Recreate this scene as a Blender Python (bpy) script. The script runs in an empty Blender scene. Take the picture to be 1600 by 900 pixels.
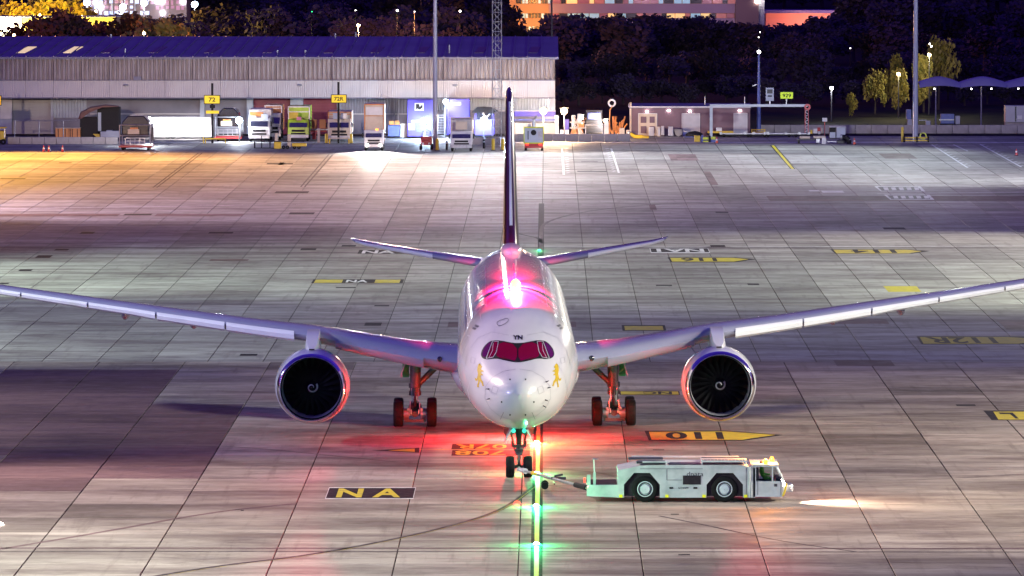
import bpy, bmesh, math, random
from mathutils import Vector, Matrix
from mathutils.bvhtree import BVHTree
random.seed(7)
C = bpy.context.scene.collection
R = math.radians
# ------------------------------------------------------------------ camera
F_PX, H_CAM, PITCH, YAW = 8965.0, 27.4, R(3.765), R(0.3515)
cam_d = bpy.data.cameras.new('camera'); cam = bpy.data.objects.new('camera', cam_d); C.objects.link(cam)
cam_d.sensor_width = 36.0; cam_d.lens = F_PX / 1600 * 36; cam_d.clip_start = 1; cam_d.clip_end = 9000
cam.location = (0, 0, H_CAM); cam.rotation_euler = (math.pi / 2 - PITCH, 0, YAW)
bpy.context.scene.camera = cam
FW = Vector((-math.sin(YAW) * math.cos(PITCH), math.cos(YAW) * math.cos(PITCH), -math.sin(PITCH)))
RT = Vector((math.cos(YAW), math.sin(YAW), 0)); UP = RT.cross(FW)
CAM = Vector((0, 0, H_CAM))
def ray(px, py): return FW + RT * ((px - 800) / F_PX) - UP * ((py - 450) / F_PX)
def G(px, py, z=0.0):
    r = ray(px, py); t = (z - H_CAM) / r.z; p = CAM + r * t; return Vector((p.x, p.y, z))
def P(px, py, Y):
    r = ray(px, py); return CAM + r * (Y / r.y)
# ------------------------------------------------------------------ world / exposure
sc = bpy.context.scene
w = bpy.data.worlds.new('World'); sc.world = w; w.use_nodes = True
nt = w.node_tree; nt.nodes.clear()
sky = nt.nodes.new('ShaderNodeTexSky'); sky.sky_type = 'NISHITA'; sky.sun_disc = False
sky.sun_elevation = R(-2.0); sky.sun_rotation = R(200)
mul = nt.nodes.new('ShaderNodeMix'); mul.data_type = 'RGBA'; mul.blend_type = 'MULTIPLY'; mul.inputs[0].default_value = 1
mul.inputs[7].default_value = (0.42, 0.17, 2.7, 1)
bg = nt.nodes.new('ShaderNodeBackground'); bg.inputs[1].default_value = .80
wo = nt.nodes.new('ShaderNodeOutputWorld')
nt.links.new(sky.outputs[0], mul.inputs[6]); nt.links.new(mul.outputs[2], bg.inputs[0]); nt.links.new(bg.outputs[0], wo.inputs[0])
sc.view_settings.view_transform = 'Standard'; sc.view_settings.look = 'None'
sc.view_settings.exposure = 0; sc.view_settings.gamma = 1
sc.cycles.max_bounces = 5
try: sc.cycles.use_light_tree = True
except Exception: pass

# ------------------------------------------------------------------ lights: floodlight heads on masts, added fill lights
def light(name, kind, loc, col, power, parent=None, target=None, size=60, blend=0.6, rad=0.3):
    d = bpy.data.lights.new(name, kind); d.color = col; d.energy = power; d.shadow_soft_size = rad
    if kind == 'SPOT': d.spot_size = R(size); d.spot_blend = blend
    o = bpy.data.objects.new(name, d); C.objects.link(o); o.location = loc
    if target is not None:
        v = Vector(target) - Vector(loc); o.rotation_euler = v.to_track_quat('-Z', 'Y').to_euler()
    if parent is not None: o.parent = parent
    return o
# pools of light on the apron: (mast foot x,y, height, target x,y, cone, colour, power)
K = 0.82e5
MA, MBm, MCm = G(680,232), G(776,232), G(1430,224)
FLOODS = [   # (lamp position), (aim point), cone, colour, power
 ((-78, 655, 30), (-52, 622, 0), 82, (1.0, 0.48, 0.07), 10),      # sodium, far left
 ((MA.x, MA.y-1.7, 30.6), (-30, 612, 0), 80, (1.0, 0.60, 0.42), 1.1),
 ((MBm.x, MBm.y-1.7, 30.6), (6, 625, 0), 85, (0.95, 0.95, 1.0), 2.4),
 ((MCm.x, MCm.y-1.7, 30.6), (18, 640, 0), 92, (0.84, 0.97, 0.97), 1.1),
 ((-72, 415, 30), (-34, 430, 0), 70, (0.80, 1.0, 0.80), 3.2),       # left middle pool
 ((74, 400, 30), (36, 420, 0), 80, (0.88, 1.0, 0.74), 3.6),         # right middle pool
 ((60, 500, 30), (8, 440, 0), 78, (1.0, 0.95, 0.82), 2.6),
 ((-54, 222, 26), (-26, 234, 0), 64, (0.93, 1.0, 0.88), 4.6),       # near left
 ((62, 262, 30), (31, 270, 0), 84, (1.0, 0.90, 0.70), 3.4),         # near right, warm
 ((-44, 292, 30), (-10, 262, 0), 62, (1.0, 0.80, 0.68), 2.0),
 ((-74, 345, 30), (-30, 374, 0), 72, (0.84, 0.97, 0.90), 3.6),  # unseen floods from here down, added to lift dark apron bands
 ((-70, 306, 30), (-30, 312, 0), 60, (0.86, 0.92, 0.92), 2.0),
 ((72, 312, 30), (34, 314, 0), 66, (1.0, 0.90, 0.72), 2.4),
 ((74, 560, 30), (34, 618, 0), 88, (0.88, 0.94, 1.0), 3.6),
 ((-74, 520, 30), (-32, 535, 0), 88, (0.92, 0.70, 0.95), 2.6),
]
# unseen fill lights, added for the aircraft's front and the shed's front
FILLS = [
 ((-150, 205, 26), (-4, 296, 7), 24, (0.50, 0.45, 1.0), 5.5),
 ((155, 205, 26), (4, 296, 7), 24, (0.70, 1.0, 0.97), 6.0),
 ((-10, -8, 33), (0, 290, 5), 12, (0.85, 0.80, 1.0), .4),
 ((-72, 415, 30.6), (-36, 690, 4), 17, (1.0, 0.74, 0.60), 12),
 ((74, 400, 30.6), (-4, 690, 4), 20, (0.96, 0.95, 0.95), 8),
 ((74, 400, 30.9), (44, 680, 3), 14, (0.80, 0.85, 1.0), 1.6),
]

# ------------------------------------------------------------------ helpers
class MB:
    def __init__(s): s.v = []; s.f = []
    def add(s, vs, fs):
        n = len(s.v); s.v += [tuple(v) for v in vs]; s.f += [tuple(i + n for i in f) for f in fs]; return s
    def box(s, c, d, rz=0, rx=0, ry=0):
        M = Matrix.Rotation(rz, 3, 'Z') @ Matrix.Rotation(rx, 3, 'X') @ Matrix.Rotation(ry, 3, 'Y')
        vs = [Vector(c) + M @ Vector((x * d[0] / 2, y * d[1] / 2, z * d[2] / 2)) for x in (-1, 1) for y in (-1, 1) for z in (-1, 1)]
        return s.add(vs, [(0,1,3,2),(4,6,7,5),(0,4,5,1),(2,3,7,6),(0,2,6,4),(1,5,7,3)])
    def cyl(s, a, b, r0, r1=None, n=12, caps=True):
        r1 = r0 if r1 is None else r1; a = Vector(a); b = Vector(b); d = (b - a).normalized()
        u = d.orthogonal().normalized(); w_ = d.cross(u)
        vs = []
        for p, r in ((a, r0), (b, r1)):
            for i in range(n):
                t = 2 * math.pi * i / n; vs.append(p + (u * math.cos(t) + w_ * math.sin(t)) * r)
        fs = [(i, (i + 1) % n, n + (i + 1) % n, n + i) for i in range(n)]
        if caps: fs += [tuple(range(n))[::-1], tuple(range(n, 2 * n))]
        return s.add(vs, fs)
    def lathe(s, prof, axis='Z', o=(0, 0, 0), n=24, closed=False):
        vs = []
        for (t, r) in prof:
            for i in range(n):
                a = 2 * math.pi * i / n; c_, s_ = math.cos(a) * r, math.sin(a) * r
                p = {'Z': (c_, s_, t), 'Y': (c_, t, s_), 'X': (t, c_, s_)}[axis]
                vs.append((p[0] + o[0], p[1] + o[1], p[2] + o[2]))
        m = len(prof); fs = []
        for k in range(m - 1 + (1 if closed else 0)):
            k2 = (k + 1) % m
            fs += [(k*n+i, k*n+(i+1)%n, k2*n+(i+1)%n, k2*n+i) for i in range(n)]
        return s.add(vs, fs)
    def prism(s, pts, a, b, plane='XZ'):
        n = len(pts)
        def q(p, t): return {'XZ': (p[0], t, p[1]), 'XY': (p[0], p[1], t), 'YZ': (t, p[0], p[1])}[plane]
        vs = [q(p, a) for p in pts] + [q(p, b) for p in pts]
        return s.add(vs, [tuple(range(n)), tuple(range(n, 2*n))[::-1]] + [(i, n+i, n+(i+1)%n, (i+1)%n) for i in range(n)])
    def ball(s, c, r, n=10, m=6, sq=(1, 1, 1)):
        vs = []
        for j in range(m + 1):
            ph = math.pi * j / m
            for i in range(n):
                a = 2 * math.pi * i / n
                vs.append((c[0] + r*sq[0]*math.sin(ph)*math.cos(a), c[1] + r*sq[1]*math.sin(ph)*math.sin(a), c[2] + r*sq[2]*math.cos(ph)))
        return s.add(vs, [(j*n+i, j*n+(i+1)%n, (j+1)*n+(i+1)%n, (j+1)*n+i) for j in range(m) for i in range(n)])
    def mesh(s, name, m, smooth=False, bevel=0):
        me = bpy.data.meshes.new(name); bm = bmesh.new()
        bv = [bm.verts.new(v) for v in s.v]
        for f in s.f:
            try: bm.faces.new([bv[i] for i in f])
            except ValueError: pass
        bmesh.ops.remove_doubles(bm, verts=bm.verts, dist=1e-5)
        if bevel: bmesh.ops.bevel(bm, geom=bm.edges[:], offset=bevel, segments=1, affect='EDGES', clamp_overlap=True)
        bmesh.ops.recalc_face_normals(bm, faces=bm.faces)
        bm.to_mesh(me); bm.free()
        if smooth:
            me.polygons.foreach_set('use_smooth', [True] * len(me.polygons))
            try: me.set_sharp_from_angle(angle=R(35 if smooth is True else smooth))
            except Exception: pass
        if m is not None: me.materials.append(m)
        return me
def link(name, me, parent=None, loc=None, rz=None):
    o = bpy.data.objects.new(name, me); C.objects.link(o)
    if parent is not None: o.parent = parent
    if loc is not None: o.location = loc
    if rz is not None: o.rotation_euler = (0, 0, rz)
    return o
def part(name, mb, m, parent=None, smooth=False, bevel=0, loc=None, stuff=False):
    o = link(name, mb.mesh(name, m, smooth, bevel), parent, loc)
    if stuff: o['kind'] = 'stuff'
    return o
def tag(o, label=None, cat=None, group=None, kind=None):
    if label: o['label'] = label
    if cat: o['category'] = cat
    if group: o['group'] = group
    if kind: o['kind'] = kind
    return o
def thing(name, label, cat, loc=(0, 0, 0), rz=0, group=None):
    return tag(link(name, None, None, loc, rz), label, cat, group)
def copy_thing(o, loc=None, rz=None, label=None, group=None, parent=None):
    c = o.copy(); C.objects.link(c)
    if parent is not None: c.parent = parent
    for ch in list(o.children): copy_thing(ch, parent=c)
    if loc is not None: c.location = loc
    if rz is not None: c.rotation_euler = (0, 0, rz)
    if label: c['label'] = label
    if group: c['group'] = group
    return c

def mat(name, col, rough=0.6, metal=0.0, var=0.12, scale=1.5, bump=0.0, coat=0.0, col2=None, emit=None, estr=0, ior=None):
    m = bpy.data.materials.new(name); m.use_nodes = True; n = m.node_tree; b = n.nodes['Principled BSDF']
    b.inputs['Roughness'].default_value = rough; b.inputs['Metallic'].default_value = metal
    b.inputs['Coat Weight'].default_value = coat; b.inputs['Coat Roughness'].default_value = 0.08
    if ior: b.inputs['IOR'].default_value = ior
    tc = n.nodes.new('ShaderNodeTexCoord'); no = n.nodes.new('ShaderNodeTexNoise'); no.inputs['Scale'].default_value = scale
    no.inputs['Detail'].default_value = 5; n.links.new(tc.outputs['Object'], no.inputs['Vector'])
    mx = n.nodes.new('ShaderNodeMix'); mx.data_type = 'RGBA'
    c2 = col2 or tuple(c * (1 - 3 * var) if 3 * var < 1 else 0 for c in col)
    ramp = n.nodes.new('ShaderNodeMapRange'); ramp.inputs[1].default_value = 0.42; ramp.inputs[2].default_value = 0.72
    n.links.new(no.outputs[0], ramp.inputs[0]); n.links.new(ramp.outputs[0], mx.inputs[0])
    mx.inputs[6].default_value = (*col, 1); mx.inputs[7].default_value = (*c2, 1)
    n.links.new(mx.outputs[2], b.inputs['Base Color'])
    if bump:
        bp = n.nodes.new('ShaderNodeBump'); bp.inputs['Strength'].default_value = bump; bp.inputs['Distance'].default_value = 0.05
        n.links.new(no.outputs[0], bp.inputs['Height']); n.links.new(bp.outputs[0], b.inputs['Normal'])
    if emit: b.inputs['Emission Color'].default_value = (*emit, 1); b.inputs['Emission Strength'].default_value = estr
    return m

M = {}
def matte(m, v=.08): m.node_tree.nodes['Principled BSDF'].inputs['Specular IOR Level'].default_value = v; return m
M['white'] = mat('aircraft white paint', (.60, .60, .61), .25, 0, .03, .4, coat=.5)
M['wing'] = mat('wing grey paint', (.27, .28, .38), .24, 0, .03, .4, coat=.4)  # darkened and blued, so sky light on top is partly in the colour
M['slat'] = mat('pale leading edge', (.72, .73, .76), .30, .0, .03, .6)  # near white, so the floodlit edge is partly in the colour
M['lip'] = mat('polished intake lip', (.85, .86, .88), .12, 1.0, .02, 1)
M['duct'] = mat('intake duct', (.30, .31, .35), .35, 0, .05, 2)
M['dark'] = mat('dark rubber', (.013, .012, .012), .7, 0, .1, 4)
M['blade'] = mat('fan blade titanium', (.006, .006, .008), .7, 0, .05, 3)
M['black'] = mat('black paint', (.015, .014, .016), .5, 0, .05, 4)
M['gear'] = mat('gear grey paint', (.05, .05, .055), .5, 0, .1, 5)
M['steel'] = mat('galvanised steel', (.42, .43, .45), .38, .7, .1, 3)
M['chrome'] = mat('chrome oleo', (.8, .8, .82), .1, 1, .02, 3)
M['tail'] = mat('dark maroon tail paint', (.06, .012, .012), .25, 0, .05, .5, coat=.6)
M['green_in'] = mat('green primer', (.08, .38, .12), .5, 0, .08, 4)
M['red'] = mat('red paint', (.45, .03, .03), .4, 0, .08, 2)
M['yellow'] = mat('yellow paint', (.62, .42, .02), .5, 0, .08, 2)
M['gold'] = mat('gold decal', (.50, .34, .0), .6, 0, .05, 3)
M['glass_red'] = mat('red glowing cockpit glass', (.10, .002, .008), .05, 0, .05, .8, coat=1, emit=(.5, .0, .015), estr=.17)  # red light put into the glass colour and emission
M['glass_side'] = mat('cockpit side glass', (.05, .01, .05), .06, 0, .05, .8, coat=1, emit=(.22, .0, .08), estr=.22)  # glow put into the side glass as well
M['glass'] = mat('dark vehicle glass', (.02, .022, .03), .06, 0, .02, 1, coat=1)
M['rail'] = mat('blue striped metal', (.08, .11, .35), .4, 0, .1, 2)

# concrete with slab to slab tone, rubber, wear
def concrete(name, c1, c2, dirt, cell=(5.2, 6.0), streak=.9, offx=0, offy=0, sv=(.74, 1.12)):
    m = bpy.data.materials.new(name); m.use_nodes = True; n = m.node_tree; b = n.nodes['Principled BSDF']; L = n.links
    b.inputs['Roughness'].default_value = .72
    geo = n.nodes.new('ShaderNodeNewGeometry')
    def noise(sx, sy, sc_, det=6, rough=.55):
        mp = n.nodes.new('ShaderNodeMapping'); mp.inputs['Scale'].default_value = (sx, sy, 1)
        L.new(geo.outputs['Position'], mp.inputs[0]); t = n.nodes.new('ShaderNodeTexNoise')
        t.inputs['Scale'].default_value = sc_; t.inputs['Detail'].default_value = det; t.inputs['Roughness'].default_value = rough
        L.new(mp.outputs[0], t.inputs['Vector']); return t.outputs[0]
    def rng(s, a, b_, c=0, d=1):
        t = n.nodes.new('ShaderNodeMapRange'); t.inputs[1].default_value = a; t.inputs[2].default_value = b_
        t.inputs[3].default_value = c; t.inputs[4].default_value = d; L.new(s, t.inputs[0]); return t.outputs[0]
    def mix(f, a, b_, bl='MIX'):
        t = n.nodes.new('ShaderNodeMix'); t.data_type = 'RGBA'; t.blend_type = bl
        for i, v in ((0, f), (6, a), (7, b_)):
            if isinstance(v, (tuple, float, int)): t.inputs[i].default_value = v if i == 0 else (*v, 1)
            else: L.new(v, t.inputs[i])
        return t.outputs[2]
    snap = n.nodes.new('ShaderNodeVectorMath'); snap.operation = 'SNAP'; snap.inputs[1].default_value = (cell[0], cell[1], 1000)
    ad = n.nodes.new('ShaderNodeVectorMath'); ad.operation = 'ADD'; ad.inputs[1].default_value = (-offx + 0.01, -offy + 0.01, 500)
    L.new(geo.outputs['Position'], ad.inputs[0]); L.new(ad.outputs[0], snap.inputs[0])
    wn = n.nodes.new('ShaderNodeTexWhiteNoise'); L.new(snap.outputs[0], wn.inputs['Vector'])
    col = mix(rng(noise(1, 1, .05, 4), .35, .65), c1, c2)
    col = mix(rng(noise(.14, .7, .40, 8, .68), .44, .66, 0, streak), col, dirt)          # long scuffs across
    col = mix(rng(noise(.05, .35, .8, 9, .75), .50, .62, 0, .30), col, dirt)
    col = mix(rng(noise(.03, .5, .25, 7, .7), .56, .62, 0, .45), col, tuple(min(1, v * 1.35) for v in c1))
    col = mix(rng(noise(.9, .05, 1.6, 6, .6), .56, .70, 0, .45), col, dirt)              # broom lines away
    col = mix(rng(noise(.10, 1, 1.1, 6, .7), .58, .70, 0, .5), col, tuple(min(1, v * 1.5) for v in c1))
    col = mix(rng(noise(.5, 1, .28, 9, .72), .47, .66, 0, .85), col, dirt)
    sh = n.nodes.new('ShaderNodeMapRange'); sh.inputs[3].default_value = sv[0]; sh.inputs[4].default_value = sv[1]
    L.new(wn.outputs[0], sh.inputs[0])
    hs = n.nodes.new('ShaderNodeVectorMath'); hs.operation = 'SCALE'; L.new(col, hs.inputs[0]); L.new(sh.outputs[0], hs.inputs['Scale'])
    L.new(hs.outputs[0], b.inputs['Base Color'])
    L.new(rng(noise(1, 1, .8, 5), .3, .7, .5, .85), b.inputs['Roughness'])
    bp = n.nodes.new('ShaderNodeBump'); bp.inputs['Strength'].default_value = .25; bp.inputs['Distance'].default_value = .02
    L.new(noise(1, 1, 6, 6, .7), bp.inputs['Height']); L.new(bp.outputs[0], b.inputs['Normal'])
    return matte(m, .12)
OFFX = G(1006, 900).x % 5.2

# ------------------------------------------------------------------ ground and apron
def sheet(x0, x1, y0, y1, z): return MB().add([(x0,y0,z),(x1,y0,z),(x1,y1,z),(x0,y1,z)], [(0,1,2,3)])
M['grass'] = mat('dark rough grass', (.02, .022, .015), .9, 0, .2, .3, .4)
tag(part('ground', sheet(-3000, 3000, -300, 8000, -.12), M['grass']), 'dark rough grass and scrub beyond the apron', kind='structure')
M['joint'] = mat('dark joint sealant', (.02, .017, .018), .8, 0, .1, 3)
SEAM = G(800, 570).y           # near slabs are wider and shorter than far ones
M['slabn'] = concrete('apron concrete near', (.40, .345, .295), (.28, .245, .21), (.12, .09, .08), offx=OFFX)
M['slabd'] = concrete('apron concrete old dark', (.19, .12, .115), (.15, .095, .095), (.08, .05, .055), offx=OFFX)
M['slabf'] = concrete('apron concrete far', (.38, .37, .335), (.27, .26, .24), (.13, .105, .105), cell=(3.37, 25.0), offx=G(908, 360).x % 3.37, offy=math.ceil(G(800,570).y/6)*6, sv=(.74,1.12))
M['slabp'] = concrete('apron concrete patched', (.24, .20, .17), (.20, .165, .14), (.09, .07, .06), offx=OFFX)
APR_END = G(800, 214).y
base = tag(part('apron', sheet(-82, 82, 222, APR_END + 30, -.05), M['joint']), 'concrete aircraft apron of jointed slabs', kind='structure')
def slab_mesh(nm, wx, wy, m, g=.024, ch=.012):
    a, b_ = wx / 2 - g, wy / 2 - g*.45
    t = [(-a+ch,-b_+ch,0),(a-ch,-b_+ch,0),(a-ch,b_-ch,0),(-a+ch,b_-ch,0)]
    e = [(-a,-b_,-.02),(a,-b_,-.02),(a,b_,-.02),(-a,b_,-.02)]; lo = [(x, y, -.05) for x, y, z in e]
    mb = MB().add(t + e + lo, [(0,1,2,3)] + [(4+i,4+(i+1)%4,(i+1)%4,i) for i in range(4)] + [(8+i,8+(i+1)%4,4+(i+1)%4,4+i) for i in range(4)])
    return mb, mb.mesh(nm, m)
def inpoly(x, y, poly):
    c = False; j = len(poly) - 1
    for i in range(len(poly)):
        if (poly[i].y > y) != (poly[j].y > y) and x < (poly[j].x-poly[i].x)*(y-poly[i].y)/(poly[j].y-poly[i].y)+poly[i].x: c = not c
        j = i
    return c
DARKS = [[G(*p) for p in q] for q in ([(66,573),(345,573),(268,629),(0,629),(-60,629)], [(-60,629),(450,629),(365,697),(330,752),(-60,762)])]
slots = []; outer = []
y = 223.0 - 223.0 % 6.0
rows_n = []
while y < SEAM: rows_n.append(y); y += 6.0
SEAM = y
for ry in rows_n:
    hw = 800 / F_PX * (ry + 8) + 6
    i0 = math.floor((-hw - OFFX) / 5.2); i1 = math.ceil((hw + 4 - OFFX) / 5.2)
    for i in range(i0, i1): slots.append((ry, OFFX + (i + .5) * 5.2, ry + 3.0, 'n'))
    for i in list(range(-15, i0)) + list(range(i1, 15)): outer.append((OFFX + (i + .5) * 5.2, ry + 3.0, 'n'))
OFFF = G(908, 360).x % 3.37
ry = SEAM
while ry < APR_END:
    ln = 25.0
    hw = 800 / F_PX * (ry + 25) + 6
    i0 = math.floor((-hw - OFFF) / 3.37); i1 = math.ceil((hw + 6 - OFFF) / 3.37)
    for i in range(i0, i1): slots.append((ry, OFFF + (i + .5) * 3.37, ry + 12.5, 'f'))
    for i in list(range(-24, i0)) + list(range(i1, 24)): outer.append((OFFF + (i + .5) * 3.37, ry + 12.5, 'f'))
    ry += 25.0
mbn, men = slab_mesh('slab', 5.2, 6.0, M['slabn']); _, mep = slab_mesh('slab', 5.2, 6.0, M['slabp']); _, med = slab_mesh('slab', 5.2, 6.0, M['slabd'])
mbf, mef = slab_mesh('slab', 3.37, 25.0, M['slabf'])
slots.sort(key=lambda s: s[0])
rest = MB()
for k, (ry, sx, sy, t) in enumerate(slots):
    dz = random.uniform(-.004, .0)
    if k < 295:
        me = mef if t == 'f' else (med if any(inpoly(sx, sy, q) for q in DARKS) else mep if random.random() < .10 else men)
        link('slab', me, base, (sx, sy, dz))
    else:
        rest.add([(v[0] + sx, v[1] + sy, v[2] + dz) for v in mbf.v], mbf.f)
part('far_slab', rest, M['slabf'], base, stuff=True)
ro_n, ro_f = MB(), MB()
for sx, sy, t in outer:
    mb_, tgt_ = (mbn, ro_n) if t == 'n' else (mbf, ro_f); tgt_.add([(v[0]+sx, v[1]+sy, v[2]) for v in mb_.v], mb_.f)
part('outer_slab', ro_n, M['slabn'], base, stuff=True); part('outer_slab', ro_f, M['slabf'], base, stuff=True)

# painted markings: thin paint films 4 mm apart on the slabs
M['pblack'] = mat('black marking paint', (.010, .008, .012), .7, 0, .25, 2.5, col2=(.04, .034, .034))
M['pyellow'] = mat('yellow marking paint', (.52, .42, .03), .6, 0, .12, 2, col2=(.36, .30, .06))
M['pyellow2'] = mat('worn yellow marking paint', (.50, .38, .03), .6, 0, .12, 2, col2=(.25, .22, .12))
M['pwhite'] = mat('white marking paint', (.66, .66, .66), .6, 0, .12, 1.5, col2=(.35, .34, .34))
M['rubber'] = mat('dark tar line', (.04, .03, .032), .6, 0, .2, 2, col2=(.12, .10, .10))
for k_ in ('pblack','pyellow','pyellow2','pwhite','rubber','joint','grass'): matte(M[k_])
for k_ in ('dark','black','blade'): matte(M[k_], .15)
def rect(px0, py0, px1, py1, z, m, name='painted_marking', label=None):
    pm = (py0 + py1) / 2; a = G(px0, pm); b_ = G(px1, pm); ya = G(px0, py1).y; yb = G(px0, py0).y
    o = part(name, sheet(a.x, b_.x, ya, yb, z), m, base)
    if label: o['label'] = label
    return (a.x, b_.x, ya, yb)
def text_mb(s, bold=.012):
    cu = bpy.data.curves.new('t', 'FONT'); cu.body = s; cu.offset = bold; cu.resolution_u = 3
    o = bpy.data.objects.new('t', cu); C.objects.link(o)
    me = o.to_mesh(); vs = [v.co.copy() for v in me.vertices]; fs = [tuple(p.vertices) for p in me.polygons]
    o.to_mesh_clear(); bpy.data.objects.remove(o); bpy.data.curves.remove(cu)
    xs = [v.x for v in vs]; ys = [v.y for v in vs]; x0, x1, y0, y1 = min(xs), max(xs), min(ys), max(ys)
    return [((v.x - x0) / (x1 - x0) - .5, (v.y - y0) / (y1 - y0) - .5) for v in vs], fs
def text_on(s, cx, cy, wx, hy, place, m, parent, name='lettering', flip=False, bold=.012):
    """place(u, v) -> point; (u, v) metres about the centre"""
    vs, fs = text_mb(s, bold); sg = -1 if flip else 1
    mb = MB().add([place(cx + sg * u * wx, cy + sg * v * hy) for u, v in vs], fs)
    return part(name, mb, m, parent)
def ground_text(s, px0, py0, px1, py1, m, z=.012, flip=False, bold=.012):
    pm = (py0 + py1) / 2; a = G(px0, pm).x; b_ = G(px1, pm).x; ya = G(px0, py1).y; yb = G(px0, py0).y
    return text_on(s, (a+b_)/2, (ya+yb)/2, b_-a, yb-ya, lambda u, v: (u, v, z), m, base, flip=flip, bold=bold)
def poly_px(pts, z, m, name='painted_marking', label=None):
    mb = MB().add([G(*p, z) for p in pts], [tuple(range(len(pts)))])
    o = part(name, mb, m, base)
    if label: o['label'] = label
    return o
def stroke_px(pts, wid, z, m, name='painted_marking', label=None, px=True):
    q = [G(*p, z) if px else Vector((*p, z)) for p in pts]
    # smooth the polyline
    for _ in range(2):
        n_ = [q[0]]
        for a, b_ in zip(q, q[1:]): n_ += [a.lerp(b_, .25), a.lerp(b_, .75)]
        q = n_ + [q[-1]]
    vs = []
    for i, p in enumerate(q):
        t = (q[min(i+1, len(q)-1)] - q[max(i-1, 0)]); t.z = 0; t.normalize(); nn = Vector((-t.y, t.x, 0)) * wid / 2
        vs += [p + nn, p - nn]
    mb = MB().add(vs, [(2*i, 2*i+1, 2*i+3, 2*i+2) for i in range(len(q)-1)])
    o = part(name, mb, m, base)
    if label: o['label'] = label
    return o
Z1, Z2, Z3 = .004, .008, .012
rect(511, 761.5, 648, 779.5, Z1, M['pwhite']); rect(512, 762.5, 647, 778.5, Z2, M['pblack'], label='black panel with yellow NA letters')
ground_text('N', 527, 763.5, 567, 777.5, M['pyellow'], Z3, bold=.03); ground_text('A', 583, 763.5, 627, 777.5, M['pyellow'], Z3, bold=.03)
# 110 arrow
poly_px([(1007,673),(1135,672.6),(1224,679.5),(1162,688.5),(1014,688.5)], Z1, M['pblack'])
poly_px([(1014,674.5),(1134,674),(1212,679.5),(1160,687),(1018,687)], Z2, M['pyellow'], label='yellow arrow panel with number 110')
ground_text('110', 1040, 675.2, 1130, 686.3, M['pblack'], Z3, flip=True, bold=.03)
poly_px([(1432,525.5),(1640,525.5),(1640,538),(1440,538)], Z1, M['pblack'])
poly_px([(1437,526.5),(1575,526.5),(1640,531),(1590,537),(1443,537)], Z2, M['pyellow'], label='yellow arrow panel with number 112R')
ground_text('112R', 1449, 527.2, 1556, 536.4, M['pblack'], Z3, flip=True, bold=.03)
poly_px([(1043,402),(1148,402),(1182,405),(1150,409.5),(1048,409.5)], Z1, M['pblack'])
poly_px([(1047,402.8),(1146,402.8),(1170,405),(1146,408.7),(1050,408.7)], Z2, M['pyellow'], label='yellow arrow panel with number 116')
ground_text('116', 1064, 403.2, 1120, 408.3, M['pblack'], Z3, flip=True, bold=.03)
poly_px([(1297,389.5),(1420,389.5),(1453,392.4),(1425,396.3),(1305,396.3)], Z1, M['pblack'])
poly_px([(1302,390.2),(1419,390.2),(1440,392.4),(1420,395.8),(1307,395.8)], Z2, M['pyellow2'], label='worn yellow arrow panel with number 114')
ground_text('114', 1330, 390.5, 1400, 395.4, M['pblack'], Z3, flip=True, bold=.03)
rect(1016, 387.8, 1108, 395.4, Z1, M['pwhite']); rect(1017, 388.3, 1107, 394.2, Z2, M['pblack'], label='black panel with white letters NA1')
ground_text('NA1', 1026, 389, 1100, 393.8, M['pwhite'], Z3, flip=True, bold=.03)
rect(560, 390.5, 640, 396.5, Z1, M['pblack']); ground_text('NA', 566, 391.2, 618, 396, M['pwhite'], Z2, bold=.03)
rect(968, 611, 1062, 617.3, Z1, M['pblack']); rect(970, 611.8, 1060, 616.6, Z2, M['pyellow'], label='yellow strip with letters NC')
ground_text('NC', 1005, 612.2, 1050, 616.2, M['pblack'], Z3, flip=True, bold=.03)
rect(488, 436.5, 630, 442.5, Z1, M['pblack']); rect(492, 437, 625, 442, Z2, M['pyellow2'])
rect(535, 437, 586, 442, Z3, M['pblack']); ground_text('NA', 541, 437.6, 575, 441.5, M['pwhite'], .016, bold=.03)
rect(706, 693.5, 828, 702, Z1, M['pblack'], label='black panel reading 07R'); rect(706, 703.5, 828, 712, Z1, M['pblack'], label='black panel reading 708')
ground_text('07R', 712, 694.4, 792, 701.2, M['pyellow'], Z2, flip=True); ground_text('708', 711, 704.2, 790, 711.2, M['pyellow'], Z2, flip=True)
rect(655, 702.5, 835, 703.1, Z2, M['pyellow2'])
poly_px([(580,703.6),(655,699.5),(655,707.5)], Z1, M['pblack']); poly_px([(605,703.6),(648,700.8),(648,706.2)], Z2, M['pyellow'], label='slim yellow arrowhead pointing left')
poly_px([(1203,227),(1211,227),(1243,264),(1235,264)], Z1, M['pblack']); poly_px([(1205,227),(1209.5,227),(1241,264),(1236.5,264)], Z2, M['pyellow'])
poly_px([(1380,447),(1432,447),(1440,456),(1388,456)], Z1, M['pyellow']); rect(972, 508, 1040, 517, Z1, M['pblack']); rect(976, 509.5, 1036, 516, Z2, M['pyellow2'])
rect(1543, 641.5, 1640, 656.5, Z1, M['pblack']); poly_px([(1552,643),(1640,643),(1640,655.5),(1560,655.5)], Z2, M['pyellow']); poly_px([(1560,644.5),(1582,644.5),(1592,654),(1587,654),(1578,647),(1563,647)], Z3, M['pblack'])
rect(570, 504, 596, 509, Z1, M['pblack'])
# double tar tracks on the left and the two far lead-in lines
for (a, b_) in (((313,239),(242,293)), ((517,241),(473,292))):
    for dx in (-3, 3): stroke_px([(a[0]+dx, a[1]), (b_[0]+dx, b_[1])], .16, Z1, M['rubber'])
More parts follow.
